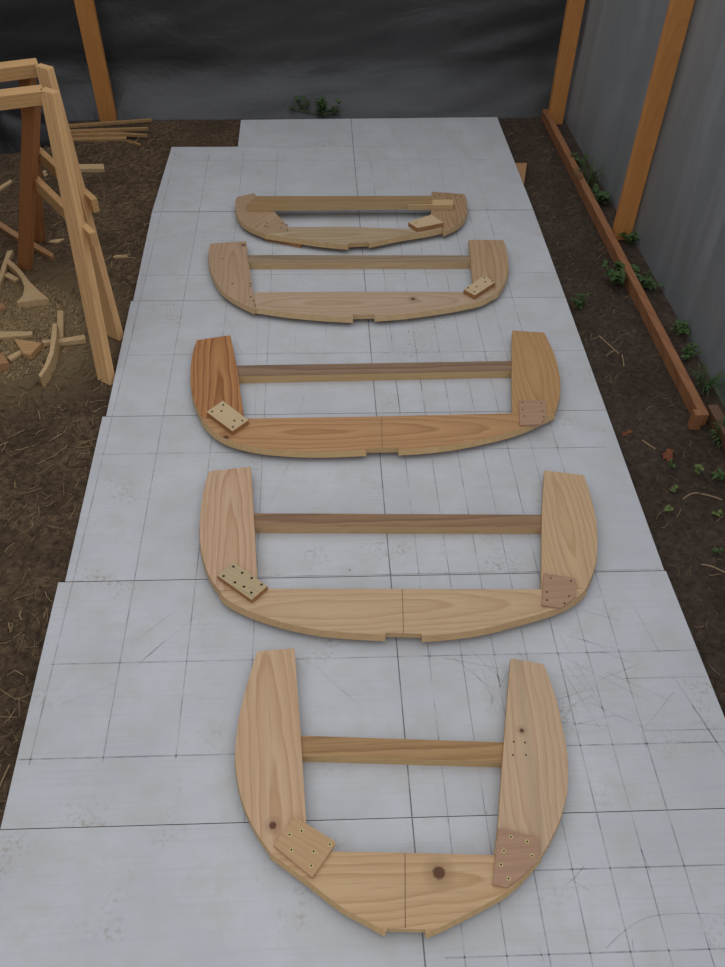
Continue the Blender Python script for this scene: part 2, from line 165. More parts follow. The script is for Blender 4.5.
             {'label': 'short pale chunk behind the curved neck of the flared offcut', 'mat': 'scrap_wood', 'name': 'wood_offcut', 'pts': [(-1.8631, 4.3134), (-1.8452, 4.3454), (-1.7673, 4.2784), (-1.7859, 4.2488)], 'thk': 0.02},
             {'label': 'narrow pale strip of wood pointing away, behind the curved hooked offcut', 'mat': 'scrap_wood', 'name': 'wood_offcut', 'pts': [(-1.4802, 3.9453), (-1.4466, 3.9443), (-1.3973, 3.6973), (-1.4262, 3.6903)], 'thk': 0.02},
             {'label': 'short tapering stick lying across, right of the hooked offcut',
              'mat': 'scrap_wood',
              'name': 'wood_offcut',
              'pts': [(-1.4975, 3.6615), (-1.4097, 3.6682), (-1.2843, 3.7026), (-1.2691, 3.6607), (-1.4033, 3.6365), (-1.492, 3.6361)],
              'thk': 0.03},
             {'label': 'hooked curved offcut standing on edge, nearest the camera in the scrap heap',
              'mat': 'scrap_wood',
              'name': 'wood_offcut',
              'pts': [(-1.4496, 3.7435), (-1.426, 3.7476), (-1.4041, 3.6225), (-1.388, 3.4694), (-1.3938, 3.3815), (-1.4112, 3.2895), (-1.4285, 3.3083), (-1.4149, 3.3967), (-1.4144, 3.5002)],
              'thk': 0.075},
             {'label': 'three-sided tan offcut in the middle of the scrap heap', 'mat': 'scrap_tan', 'name': 'wood_offcut', 'pts': [(-1.6484, 3.672), (-1.492, 3.6294), (-1.5283, 3.5261), (-1.568, 3.5394)], 'thk': 0.035},
             {'label': 'straight pale board end at the left edge over the scrap heap', 'mat': 'scrap_wood', 'name': 'wood_offcut', 'pts': [(-1.801, 3.7585), (-1.5714, 3.7515), (-1.5641, 3.719), (-1.7842, 3.6939)], 'thk': 0.022},
             {'label': 'small pale stick end between the dark orange block and the three-sided offcut', 'mat': 'scrap_wood', 'name': 'wood_offcut', 'pts': [(-1.6548, 3.5315), (-1.6026, 3.5908), (-1.5815, 3.5717), (-1.6304, 3.5066)], 'thk': 0.02},
             {'label': 'blocky dark orange offcut at the left edge, lowest of the heap', 'mat': 'scrap_orange', 'name': 'wood_offcut', 'pts': [(-1.7227, 3.5192), (-1.6676, 3.5355), (-1.6174, 3.4533), (-1.6996, 3.4295)], 'thk': 0.045},
             {'label': 'orange scrap at the left edge beside the sawdust', 'mat': 'scrap_orange', 'name': 'wood_offcut', 'pts': [(-1.8477, 4.0183), (-1.7948, 4.0238), (-1.7676, 3.9811), (-1.8298, 3.9485)], 'thk': 0.025},
             {'label': 'small pale chip on the ground behind the sawhorse brace', 'mat': 'scrap_wood', 'name': 'wood_chip', 'pts': [(-1.6906, 4.6974), (-1.6617, 4.7265), (-1.5995, 4.7334), (-1.6318, 4.6873)], 'thk': 0.012},
             {'label': 'thin stick on the dark ground at the left edge, beyond the sawhorse legs', 'mat': 'scrap_wood', 'name': 'stick', 'pts': [(-2.1814, 5.4004), (-2.1159, 5.5224), (-2.0999, 5.496), (-2.1605, 5.3645)], 'thk': 0.015},
             {'label': 'long reddish stick on the ground under the sawhorse legs',
              'mat': 'scrap_orange',
              'name': 'wood_offcut',
              'pts': [(-2.0779, 4.9656), (-2.0343, 4.9259), (-1.8877, 4.7784), (-1.7643, 4.6682), (-1.6151, 4.5234), (-1.6275, 4.4914), (-1.7619, 4.6095), (-1.8843, 4.718), (-2.0605, 4.8974)],
              'thk': 0.03},
             {'label': 'pale straight offcut lying beyond the sawhorse legs, before the lath bundle', 'mat': 'scrap_wood', 'name': 'wood_offcut', 'pts': [(-1.7615, 5.7083), (-1.516, 5.7084), (-1.5017, 5.6371), (-1.7466, 5.6317)], 'thk': 0.03},
             {'label': 'small pale chip between the sawhorse and the white flooring', 'mat': 'scrap_wood', 'name': 'wood_chip', 'pts': [(-1.266, 4.5081), (-1.2502, 4.5239), (-1.1777, 4.5342), (-1.1805, 4.5098), (-1.2511, 4.4955)], 'thk': 0.014},
             {'label': 'tiny pale chip at the rear sawhorse leg', 'mat': 'scrap_wood', 'name': 'wood_chip', 'pts': [(-1.9309, 5.6465), (-1.9073, 5.6622), (-1.8861, 5.5972), (-1.9072, 5.5817)], 'thk': 0.012}],
 'stake': [(1.7456, 2.9054), (1.8034, 2.9179), (1.7987, 2.8606), (1.7439, 2.8412)],
 'twigs': [('straight pale twig on the soil right of the middle frame', [(1.4971, 3.6423), (1.5314, 3.5603), (1.565, 3.4802)]), ('short twig touching the end of the straight twig', [(1.5788, 3.4711), (1.5645, 3.3778)]),
           ('arched pale root fibre on the dark soil at the right edge', [(1.5762, 2.4285), (1.5911, 2.4396), (1.6109, 2.4516), (1.6293, 2.458), (1.65, 2.4594), (1.6763, 2.4529), (1.7035, 2.4422), (1.7296, 2.4281), (1.749, 2.4162)]),
           ('thin pale root fibre lowest at the right edge on the soil', [(1.5279, 2.053), (1.5489, 2.0519), (1.5761, 2.0459), (1.604, 2.0263), (1.6257, 2.0078)]),
           ('short dark twig by the flooring beneath the dry red leaf', [(1.4984, 2.8074), (1.5426, 2.7441)])],
 'weeds': [('green seedling sprawling over the far edge of the white flooring, by the dark film', (0.0388, 6.4584), 0.17, 'vine'), ('low green weed growing between rail and clear film near the far corner', (1.8296, 5.6625), 0.12, 'weed'),
           ('green weed growing between rail and clear film, just beyond the nearer post', (1.869, 5.1195), 0.14, 'weed'), ('dark tuft of grass in the gap between rail and clear film, before the nearer post', (1.8448, 5.3604), 0.16, 'grass'),
           ('leafy green weed sprouting at the foot of the nearer right-hand post', (1.9258, 4.6038), 0.12, 'weed'), ('broad leafy weed growing on the inner side of the rail', (1.7054, 4.147), 0.14, 'weed'),
           ('bright leafy weed leaning over the rail top beside the nearer post', (1.8173, 4.2733), 0.15, 'weed'), ('spiky weed outside the rail, against the clear film past the leafy pair', (1.8893, 4.0995), 0.11, 'weed'),
           ('small isolated weed at the right edge of the white flooring by the middle frame', (1.4479, 3.9092), 0.09, 'weed'), ('small green weed against the film, halfway down the rail', (1.9291, 3.6381), 0.1, 'weed'),
           ('thin green weed between rail and film, above the grassy tuft', (1.9137, 3.4174), 0.09, 'weed'), ('grassy green tuft between the rail and the film near the stake', (1.9221, 3.1707), 0.13, 'grass'),
           ('little weed at the joint where the two rails meet', (1.8955, 2.9877), 0.07, 'weed'), ('feathery weed at the right edge beside the nearer rail', (1.8752, 2.7736), 0.12, 'grass'),
           ('bright three-leaved seedling beside the dry reddish leaf on the dark soil', (1.5793, 2.6296), 0.05, 'weed'), ('pale seedling on the dark soil at the foot of the nearer rail', (1.6871, 2.5998), 0.07, 'weed'),
           ('faint olive seedling on bare soil above the rounded-leaf seedling', (1.5529, 2.4845), 0.06, 'weed'), ('rounded-leaf seedling on bare soil near the edge of the white flooring', (1.4863, 2.3425), 0.07, 'weed'),
           ('small seedling on bare soil at the right edge, level with the rounded-leaf one', (1.6891, 2.335), 0.06, 'weed'), ('dark green seedling lowest on the right-hand soil', (1.6122, 2.1134), 0.06, 'weed'),
           ('broad-leaved green weed at the right edge under the rail end', (1.7806, 2.5452), 0.07, 'broad')]}
SC = bpy.context.scene
COL = SC.collection
random.seed(7)
GROUND = -0.04
PI = math.pi

# ------------------------------------------------------------------ node helpers
def new_mat(name):
    m = bpy.data.materials.new(name); m.use_nodes = True
    nt = m.node_tree; nt.nodes.clear()
    out = nt.nodes.new('ShaderNodeOutputMaterial')
    return m, nt, out

def nd(nt, typ, ins=None, **kw):
    n = nt.nodes.new(typ)
    for k, v in kw.items(): setattr(n, k, v)
    for k, v in (ins or {}).items():
        if isinstance(v, bpy.types.NodeSocket): nt.links.new(v, n.inputs[k])
        else: n.inputs[k].default_value = v
    return n

def ramp(nt, fac, stops, interp='LINEAR'):
    n = nt.nodes.new('ShaderNodeValToRGB'); n.color_ramp.interpolation = interp
    els = n.color_ramp.elements
    while len(els) < len(stops): els.new(0.5)
    for e, (p, c) in zip(els, stops):
        e.position = p; e.color = (*c, 1) if len(c) == 3 else c
    nt.links.new(fac, n.inputs['Fac'])
    return n.outputs['Color']

def mixc(nt, fac, a, b, blend='MIX'):
    n = nt.nodes.new('ShaderNodeMix'); n.data_type = 'RGBA'; n.blend_type = blend
    for i, v in ((0, fac), (6, a), (7, b)):
        if isinstance(v, bpy.types.NodeSocket): nt.links.new(v, n.inputs[i])
        elif i == 0: n.inputs[0].default_value = v
        else: n.inputs[i].default_value = (*v, 1)
    return n.outputs[2]

def mth(nt, op, a, b=None, clamp=False):
    n = nt.nodes.new('ShaderNodeMath'); n.operation = op; n.use_clamp = clamp
    for i, v in ((0, a), (1, b)):
        if v is None: continue
        if isinstance(v, bpy.types.NodeSocket): nt.links.new(v, n.inputs[i])
        else: n.inputs[i].default_value = v
    return n.outputs[0]

def bsdf(nt, out, color, rough=0.6, bump=None, bump_str=0.2, bump_dist=0.002, spec=0.35, metallic=0.0):
    p = nd(nt, 'ShaderNodeBsdfPrincipled', {'Roughness': rough, 'Metallic': metallic, 'Specular IOR Level': spec})
    if isinstance(color, bpy.types.NodeSocket): nt.links.new(color, p.inputs['Base Color'])
    else: p.inputs['Base Color'].default_value = (*color, 1)
    if bump is not None:
        b = nd(nt, 'ShaderNodeBump', {'Height': bump, 'Strength': bump_str, 'Distance': bump_dist})
        nt.links.new(b.outputs[0], p.inputs['Normal'])
    nt.links.new(p.outputs[0], out.inputs[0])
    return p

def lin(c):
    return tuple((v / 255 / 12.92) if v / 255 <= 0.04045 else ((v / 255 + 0.055) / 1.055) ** 2.4 for v in c)

def wood(name, light, dark, angle=0.0, centre=(0, 0), ring=0.017, contrast=0.6, knots=(), fleck=0.5, stretch=0.1, stain=None, along=None):
    """flat-sawn timber: rings of a long ellipsoid cut by the board's face; grain runs along `angle` in object space"""
    m, nt, out = new_mat(name)
    tc = nd(nt, 'ShaderNodeTexCoord').outputs['Object']
    mp = nd(nt, 'ShaderNodeMapping', {'Vector': tc, 'Location': (-centre[0], -centre[1], 0.0)}, vector_type='POINT')
    rot = nd(nt, 'ShaderNodeMapping', {'Vector': mp.outputs[0], 'Rotation': tuple(Vector(along).rotation_difference(Vector((1, 0, 0))).to_euler()) if along else (0, 0, -angle)})
    base = rot.outputs[0]
    wob = nd(nt, 'ShaderNodeTexNoise', {'Vector': nd(nt, 'ShaderNodeMapping', {'Vector': base, 'Scale': (2.2, 9, 9)}).outputs[0], 'Scale': 1.0, 'Detail': 3.0, 'Roughness': 0.5})
    off = nd(nt, 'ShaderNodeVectorMath', {0: wob.outputs['Color'], 1: (0.5, 0.5, 0.5)}, operation='SUBTRACT')
    sc = nd(nt, 'ShaderNodeVectorMath', {0: off.outputs[0], 1: (0.25, 0.05, 0.02)}, operation='MULTIPLY')
    v = nd(nt, 'ShaderNodeVectorMath', {0: base, 1: sc.outputs[0]}, operation='ADD').outputs[0]
    v = nd(nt, 'ShaderNodeMapping', {'Vector': v, 'Scale': (stretch, 1, 1)}).outputs[0]
    length = nd(nt, 'ShaderNodeVectorMath', {0: v}, operation='LENGTH').outputs['Value']
    ph = mth(nt, 'FRACT', mth(nt, 'DIVIDE', length, ring))
    g = ramp(nt, ph, [(0.0, (0.0,) * 3), (0.62, (0.45,) * 3), (0.86, (1.0,) * 3), (1.0, (0.0,) * 3)])
    fib = nd(nt, 'ShaderNodeTexNoise', {'Vector': nd(nt, 'ShaderNodeMapping', {'Vector': base, 'Scale': (6, 220, 220)}).outputs[0], 'Scale': 1.0, 'Detail': 2.0}).outputs['Fac']
    big = nd(nt, 'ShaderNodeTexNoise', {'Vector': nd(nt, 'ShaderNodeMapping', {'Vector': base, 'Scale': (3, 16, 16)}).outputs[0], 'Scale': 1.0, 'Detail': 2.0}).outputs['Fac']
    col = mixc(nt, mth(nt, 'MULTIPLY', g, contrast), light, dark)
    mid = tuple(a * 0.6 + b * 0.4 for a, b in zip(light, dark))
    col = mixc(nt, mth(nt, 'MULTIPLY', ramp(nt, big, [(0.4, (0,) * 3), (0.68, (1,) * 3)]), 0.45), col, mid)
    col = mixc(nt, mth(nt, 'MULTIPLY', ramp(nt, fib, [(0.5, (0,) * 3), (0.75, (1,) * 3)]), fleck), col, tuple(x * 0.62 for x in mid))
    if stain:   # a broad tinted band along the grain
        sp = nd(nt, 'ShaderNodeSeparateXYZ', {0: base}).outputs[1]
        band = mth(nt, 'SUBTRACT', 1.0, mth(nt, 'DIVIDE', mth(nt, 'ABSOLUTE', mth(nt, 'SUBTRACT', mth(nt, 'ADD', sp, mth(nt, 'MULTIPLY', mth(nt, 'SUBTRACT', big, 0.5), 0.03)), stain[0])), stain[1]), clamp=True)
        col = mixc(nt, mth(nt, 'MULTIPLY', band, stain[3]), col, stain[2])
    for (kx, ky), kr in knots:
        d = nd(nt, 'ShaderNodeVectorMath', {0: nd(nt, 'ShaderNodeVectorMath', {0: tc, 1: (1, 1, 0)}, operation='MULTIPLY').outputs[0], 1: (kx, ky, 0)}, operation='DISTANCE').outputs['Value']
        d = mth(nt, 'ADD', d, mth(nt, 'MULTIPLY', mth(nt, 'SUBTRACT', fib, 0.5), kr * 0.5))
        halo = ramp(nt, mth(nt, 'DIVIDE', d, kr * 2.6, True), [(0.0, (1,) * 3), (0.42, (0.75,) * 3), (1.0, (0,) * 3)])
        col = mixc(nt, mth(nt, 'MULTIPLY', halo, 0.55), col, tuple(x * 0.55 for x in dark))
        core = ramp(nt, mth(nt, 'DIVIDE', d, kr, True), [(0.0, (1,) * 3), (0.7, (1,) * 3), (1.0, (0,) * 3)])
        col = mixc(nt, mth(nt, 'MULTIPLY', core, 0.85), col, lin((84, 44, 32)))
    bsdf(nt, out, col, 0.62, fib, 0.15, 0.001, 0.25)
    return m

def plain(name, color, rough=0.6, var=0.25, scale=30, spec=0.3, metallic=0.0):
    m, nt, out = new_mat(name)
    tc = nd(nt, 'ShaderNodeTexCoord').outputs['Object']
    n = nd(nt, 'ShaderNodeTexNoise', {'Vector': tc, 'Scale': scale, 'Detail': 3.0}).outputs['Fac']
    c = mixc(nt, n, tuple(x * (1 - var) for x in color), tuple(min(1, x * (1 + var)) for x in color))
    bsdf(nt, out, c, rough, n, 0.1, 0.002, spec, metallic)
    return m

# ------------------------------------------------------------------ materials
M = {}
M['screw'] = plain('screw_brass', lin((205, 190, 130)), 0.35, 0.1, 80, 0.5, 0.6)
M['dark'] = plain('dark_hole', (0.018, 0.014, 0.011), 0.9)
PAINT = (0.575, 0.585, 0.605)
def pencil(name, color, lo, hi):
    """graphite drawn by hand: it skips, so the paint shows through here and there"""
    m, nt, out = new_mat(name)
    tc = nd(nt, 'ShaderNodeTexCoord').outputs['Object']
    n = nd(nt, 'ShaderNodeTexNoise', {'Vector': tc, 'Scale': 7.0, 'Detail': 5.0, 'Roughness': 0.7}).outputs['Fac']
    bsdf(nt, out, mixc(nt, ramp(nt, n, [(lo, (0,) * 3), (hi, (1,) * 3)]), color, tuple(x * 0.93 for x in PAINT)), 0.7)
    return m
M['pencil'] = pencil('pencil_line', lin((144, 144, 148)), 0.40, 0.68)
M['pencil_dark'] = pencil('pencil_line_dark', lin((112, 112, 116)), 0.5, 0.8)
M['pencil_faint'] = pencil('pencil_line_faint', lin((150, 150, 154)), 0.36, 0.66)
M['wood_pencil'] = plain('pencil_on_wood', lin((120, 92, 66)), 0.8)
M['straw'] = plain('straw_fibres', lin((128, 106, 78)), 0.85, 0.6, 5)
M['shaving'] = plain('wood_shavings', lin((186, 160, 116)), 0.8, 0.3, 14)
M['leaf'] = plain('weed_leaf', lin((60, 84, 40)), 0.55, 0.4, 22, 0.35)
M['leaf_olive'] = plain('seedling_leaf', lin((98, 112, 62)), 0.6, 0.35, 22, 0.3)
M['dry_leaf'] = plain('dry_leaf', lin((120, 70, 44)), 0.8, 0.35, 30)
M['twig'] = plain('twig_bark', lin((150, 128, 98)), 0.8, 0.3, 30)

def paint_mat():
    m, nt, out = new_mat('white_painted_board')
    tc = nd(nt, 'ShaderNodeTexCoord').outputs['Object']
    ri = nd(nt, 'ShaderNodeObjectInfo').outputs['Random']
    v = nd(nt, 'ShaderNodeVectorMath', {0: tc, 1: nd(nt, 'ShaderNodeCombineXYZ', {0: mth(nt, 'MULTIPLY', ri, 31.0), 1: mth(nt, 'MULTIPLY', ri, 17.0)}).outputs[0]}, operation='ADD').outputs[0]
    n1 = nd(nt, 'ShaderNodeTexNoise', {'Vector': v, 'Scale': 2.2, 'Detail': 6.0, 'Roughness': 0.62}).outputs['Fac']
    n2 = nd(nt, 'ShaderNodeTexNoise', {'Vector': v, 'Scale': 7.0, 'Detail': 7.0, 'Roughness': 0.7}).outputs['Fac']
    n3 = nd(nt, 'ShaderNodeTexNoise', {'Vector': nd(nt, 'ShaderNodeMapping', {'Vector': v, 'Scale': (3, 90, 1)}).outputs[0], 'Scale': 1.0, 'Detail': 3.0}).outputs['Fac']
    col = mixc(nt, ramp(nt, n1, [(0.34, (0,) * 3), (0.66, (1,) * 3)]), PAINT, tuple(x * 0.86 for x in PAINT))
    col = mixc(nt, mth(nt, 'MULTIPLY', ramp(nt, n2, [(0.46, (0,) * 3), (0.68, (1,) * 3)]), 0.7), col, (PAINT[0] * 0.86, PAINT[1] * 0.82, PAINT[2] * 0.74))
    col = mixc(nt, mth(nt, 'MULTIPLY', ramp(nt, n3, [(0.5, (0,) * 3), (0.7, (1,) * 3)]), 0.3), col, tuple(x * 0.75 for x in PAINT))
    # scuffs and specks of soil
    vo = nd(nt, 'ShaderNodeTexVoronoi', {'Vector': v, 'Scale': 7.0, 'Randomness': 1.0}, feature='F1')
    sz = nd(nt, 'ShaderNodeSeparateColor', {0: vo.outputs['Color']}).outputs[0]
    sp = mth(nt, 'LESS_THAN', vo.outputs['Distance'], mth(nt, 'MULTIPLY', mth(nt, 'POWER', sz, 5.0), 0.045))
    n4 = nd(nt, 'ShaderNodeTexNoise', {'Vector': v, 'Scale': 60.0, 'Detail': 3.0}).outputs['Fac']
    patch = nd(nt, 'ShaderNodeTexNoise', {'Vector': v, 'Scale': 3.7, 'Detail': 2.0}).outputs['Fac']
    dirt = mth(nt, 'MULTIPLY', ramp(nt, patch, [(0.58, (0,) * 3), (0.72, (1,) * 3)]), ramp(nt, n4, [(0.5, (0,) * 3), (0.66, (1,) * 3)]))
    col = mixc(nt, mth(nt, 'MULTIPLY', dirt, 0.6), col, lin((150, 136, 116)))
    col = mixc(nt, mth(nt, 'MULTIPLY', sp, 0.7), col, lin((92, 86, 80)))
    bsdf(nt, out, col, 0.5, n3, 0.1, 0.001, 0.35)
    return m
M['paint'] = paint_mat()
M['board_edge'] = plain('board_edge', lin((120, 104, 82)), 0.8)

def dirt_mat():
    m, nt, out = new_mat('bare_soil')
    tc = nd(nt, 'ShaderNodeTexCoord').outputs['Object']
    sx = nd(nt, 'ShaderNodeSeparateXYZ', {0: tc}).outputs[0]
    n1 = nd(nt, 'ShaderNodeTexNoise', {'Vector': tc, 'Scale': 2.6, 'Detail': 8.0, 'Roughness': 0.7}).outputs['Fac']
    n2 = nd(nt, 'ShaderNodeTexNoise', {'Vector': tc, 'Scale': 38.0, 'Detail': 7.0, 'Roughness': 0.75}).outputs['Fac']
    n3 = nd(nt, 'ShaderNodeTexNoise', {'Vector': tc, 'Scale': 140.0, 'Detail': 4.0, 'Roughness': 0.7}).outputs['Fac']
    # the left strip is dry and fibrous, the right strip darker damp soil
    dry = mixc(nt, ramp(nt, n2, [(0.36, (0,) * 3), (0.66, (1,) * 3)]), lin((72, 58, 46)), lin((138, 114, 88)))
    damp = mixc(nt, ramp(nt, n2, [(0.36, (0,) * 3), (0.7, (1,) * 3)]), lin((62, 52, 45)), lin((108, 91, 77)))
    side = ramp(nt, mth(nt, 'ADD', mth(nt, 'MULTIPLY', sx, 0.5), 0.5), [(0.2, (0,) * 3), (0.8, (1,) * 3)])
    col = mixc(nt, side, dry, damp)
    col = mixc(nt, mth(nt, 'MULTIPLY', ramp(nt, n1, [(0.38, (1,) * 3), (0.6, (0,) * 3)]), 0.5), col, lin((54, 44, 36)))
    col = mixc(nt, mth(nt, 'MULTIPLY', ramp(nt, n3, [(0.62, (0,) * 3), (0.74, (1,) * 3)]), 0.5), col, lin((140, 120, 92)))
    # sawdust trodden into the soil round the scrap heap
    dd = nd(nt, 'ShaderNodeVectorMath', {0: nd(nt, 'ShaderNodeVectorMath', {0: tc, 1: (1, 1, 0)}, operation='MULTIPLY').outputs[0], 1: (-1.74, 3.78, 0)}, operation='DISTANCE').outputs['Value']
    dd = mth(nt, 'ADD', dd, mth(nt, 'MULTIPLY', mth(nt, 'SUBTRACT', n2, 0.5), 0.55))
    dd = mth(nt, 'ADD', dd, mth(nt, 'MULTIPLY', mth(nt, 'SUBTRACT', n1, 0.5), 0.7))
    col = mixc(nt, mth(nt, 'MULTIPLY', ramp(nt, dd, [(0.25, (1,) * 3), (0.75, (0,) * 3)]), 0.9), col, lin((158, 136, 100)))
    h = mth(nt, 'ADD', n2, mth(nt, 'MULTIPLY', n3, 0.5))
    bsdf(nt, out, col, 0.95, h, 0.9, 0.02, 0.15)
    return m
M['dirt'] = dirt_mat()
M['outside'] = plain('outside_ground', lin((58, 62, 46)), 0.95, 0.5, 3)

def film_mat(name, color, clear, rough, fold=(2.6, 2.6, 0.7), lo=0.72, hi=1.3):
    """polythene sheeting: milky plastic, partly see-through"""
    m, nt, out = new_mat(name)
    tc = nd(nt, 'ShaderNodeTexCoord').outputs['Object']
    n = nd(nt, 'ShaderNodeTexNoise', {'Vector': nd(nt, 'ShaderNodeMapping', {'Vector': tc, 'Scale': fold, 'Rotation': (0.3, 0.2, 0)}).outputs[0], 'Scale': 1.4, 'Detail': 5.0, 'Roughness': 0.6, 'Distortion': 0.8}).outputs['Fac']
    n2 = nd(nt, 'ShaderNodeTexNoise', {'Vector': tc, 'Scale': 9.0, 'Detail': 5.0, 'Distortion': 1.5}).outputs['Fac']
    c = mixc(nt, ramp(nt, n, [(0.38, (0,) * 3), (0.68, (1,) * 3)]), tuple(x * lo for x in color), tuple(x * hi for x in color))
    if clear > 0:   # whitened creases in the stretched film
        n4 = nd(nt, 'ShaderNodeTexNoise', {'Vector': nd(nt, 'ShaderNodeMapping', {'Vector': tc, 'Scale': (4.5, 4.5, 0.5), 'Rotation': (-0.22, 0, 0)}).outputs[0], 'Scale': 1.0, 'Detail': 4.0, 'Distortion': 0.4}).outputs['Fac']
        c = mixc(nt, mth(nt, 'MULTIPLY', ramp(nt, n4, [(0.54, (0,) * 3), (0.74, (1,) * 3)]), 0.3), c, tuple(x * 1.9 for x in color))
    p = nd(nt, 'ShaderNodeBsdfPrincipled', {'Base Color': c, 'Roughness': rough, 'Specular IOR Level': 0.5})
    b = nd(nt, 'ShaderNodeBump', {'Height': mth(nt, 'ADD', n, mth(nt, 'MULTIPLY', n2, 0.25)), 'Strength': 0.4, 'Distance': 0.03})
    nt.links.new(b.outputs[0], p.inputs['Normal'])
    if clear > 0:
        t = nd(nt, 'ShaderNodeBsdfTransparent', {'Color': (0.9, 0.93, 0.95, 1)})
        mx = nd(nt, 'ShaderNodeMixShader', {0: clear, 1: p.outputs[0], 2: t.outputs[0]})
        nt.links.new(mx.outputs[0], out.inputs[0])
    else: nt.links.new(p.outputs[0], out.inputs[0])
    return m
M['film_clear'] = film_mat('clear_polythene', (0.275, 0.28, 0.305), 0.25, 0.42, (1.3, 1.3, 0.3), 0.82, 1.25)
M['film_dark'] = film_mat('dark_polythene', (0.05, 0.05, 0.051), 0.0, 0.36, (0.7, 0.9, 2.4), 0.8, 1.25)
M['film_black'] = film_mat('black_polythene', (0.012, 0.012, 0.013), 0.0, 0.5)

M['post'] = wood('post_timber', lin((204, 140, 78)), lin((160, 98, 48)), 0, (0.03, 0.02), 0.02, 0.3, fleck=0.4, along=(0, 0, 1))
M['rail'] = wood('rail_timber', lin((158, 108, 72)), lin((112, 72, 48)), PI / 2, (0.1, 0.0), 0.02, 0.5, fleck=0.5)
M['rail_grey'] = wood('weathered_rail_timber', lin((112, 84, 62)), lin((76, 56, 42)), PI / 2, (0.1, 0.0), 0.02, 0.5, fleck=0.5)
M['horse'] = wood('sawhorse_timber', lin((206, 164, 112)), lin((170, 122, 74)), 0.2, (0.4, 0.02), 0.018, 0.5)
M['scrap_wood'] = wood('offcut_timber', lin((208, 178, 134)), lin((176, 138, 94)), 0.7, (0.2, 0.1), 0.02, 0.4)
M['scrap_orange'] = wood('orange_offcut_timber', lin((178, 134, 94)), lin((144, 102, 68)), 0.2, (0.2, 0.1), 0.02, 0.4)
M['scrap_tan'] = wood('tan_offcut_timber', lin((196, 156, 110)), lin((162, 120, 78)), 0.2, (0.2, 0.1), 0.02, 0.4)
M['lath'] = wood('lath_timber', lin((176, 140, 96)), lin((136, 100, 64)), 0.0, (0.3, 0.0), 0.012, 0.4)
M['ply_light'] = wood('pine_block', lin((206, 180, 142)), lin((180, 146, 106)), -0.6, (0.2, 0.05), 0.012, 0.35, fleck=0.3)
M['ply_tan'] = wood('tan_plywood', lin((196, 160, 120)), lin((174, 134, 94)), -0.6, (0.2, 0.05), 0.02, 0.4, fleck=0.3)
M['block_edge'] = wood('block_end_grain', lin((172, 126, 82)), lin((138, 94, 58)), 0.3, (0.2, 0.05), 0.012, 0.4)
M['strip'] = wood('pale_splice', lin((206, 174, 130)), lin((180, 142, 98)), 0.0, (0.2, 0.05), 0.014, 0.35, fleck=0.3)
M['ply_grey'] = wood('weathered_pine_block', lin((196, 176, 138)), lin((160, 134, 96)), -0.6, (0.2, 0.05), 0.01, 0.6, fleck=0.6)
M['ply_brown'] = wood('reddish_plywood', lin((178, 142, 116)), lin((156, 118, 92)), 0.05, (0.2, 0.1), 0.03, 0.4, fleck=0.25)
M['ply_orange'] = wood('orange_block', lin((196, 142, 78)), lin((160, 106, 54)), -0.3, (0.2, 0.1), 0.02, 0.4)

# ------------------------------------------------------------------ mesh helpers
def link(name, bm, mats, parent=None, loc=None, smooth=False):
    me = bpy.data.meshes.new(name)
    bmesh.ops.recalc_face_normals(bm, faces=bm.faces)
    bm.to_mesh(me); bm.free()
    for m in (mats if isinstance(mats, (list, tuple)) else [mats]): me.materials.append(m)
    if smooth:
        for p in me.polygons: p.use_smooth = True
    o = bpy.data.objects.new(name, me); COL.objects.link(o)
    if loc is not None: o.location = loc
    if parent is not None: o.parent = parent
    return o

def empty(name, loc):
    o = bpy.data.objects.new(name, None); COL.objects.link(o)
    o.location = loc; o.empty_display_size = 0.1
    return o

def tag(o, label=None, cat=None, group=None, kind=None):
    if label: o['label'] = label
    if cat: o['category'] = cat
    if group: o['group'] = group
    if kind: o['kind'] = kind
    return o

def clean(pts, eps=0.0012):
    out = []
    for p in pts:
        if not out or math.dist(p, out[-1]) > eps: out.append(p)
    while len(out) > 2 and math.dist(out[0], out[-1]) < eps: out.pop()
    return out

def prism(bm, top, z0, z1, bottom=None, mi=0):
    bottom = bottom or top
    a = [bm.verts.new((x, y, z1)) for x, y in top]
    b = [bm.verts.new((x, y, z0)) for x, y in bottom]
    fs = [bm.faces.new(a), bm.faces.new(b[::-1])]
    n = len(a)
    for i in range(n): fs.append(bm.faces.new((a[i], b[i], b[(i + 1) % n], a[(i + 1) % n])))
    for f in fs: f.material_index = mi
    return bm

def rel(pts, o): return [(x - o[0], y - o[1]) for x, y in pts]

def soften(o, w=0.0015):
    b = o.modifiers.new('edge', 'BEVEL'); b.width = w; b.segments = 1; b.limit_method = 'ANGLE'; b.angle_limit = 0.7
    return o

def beam(bm, p0, p1, w, h, side=(1, 0, 0), mi=0):
    """rectangular bar from p0 to p1; w along `side`, h across it"""
    p0, p1 = Vector(p0), Vector(p1)
    d = (p1 - p0).normalized(); s = Vector(side); s = (s - d * s.dot(d)).normalized(); u = d.cross(s)
    vs = []
    for p in (p0, p1):
        for a, b in ((-1, -1), (1, -1), (1, 1), (-1, 1)): vs.append(bm.verts.new(p + s * (a * w / 2) + u * (b * h / 2)))
    for f in ((0, 1, 2, 3), (4, 7, 6, 5), (0, 4, 5, 1), (1, 5, 6, 2), (2, 6, 7, 3), (3, 7, 4, 0)):
        bm.faces.new([vs[i] for i in f]).material_index = mi
    return bm

def disc(bm, c, r, z0, z1, n=12, mi=0):
    prism(bm, [(c[0] + r * math.cos(2 * PI * i / n), c[1] + r * math.sin(2 * PI * i / n)) for i in range(n)], z0, z1, mi=mi)

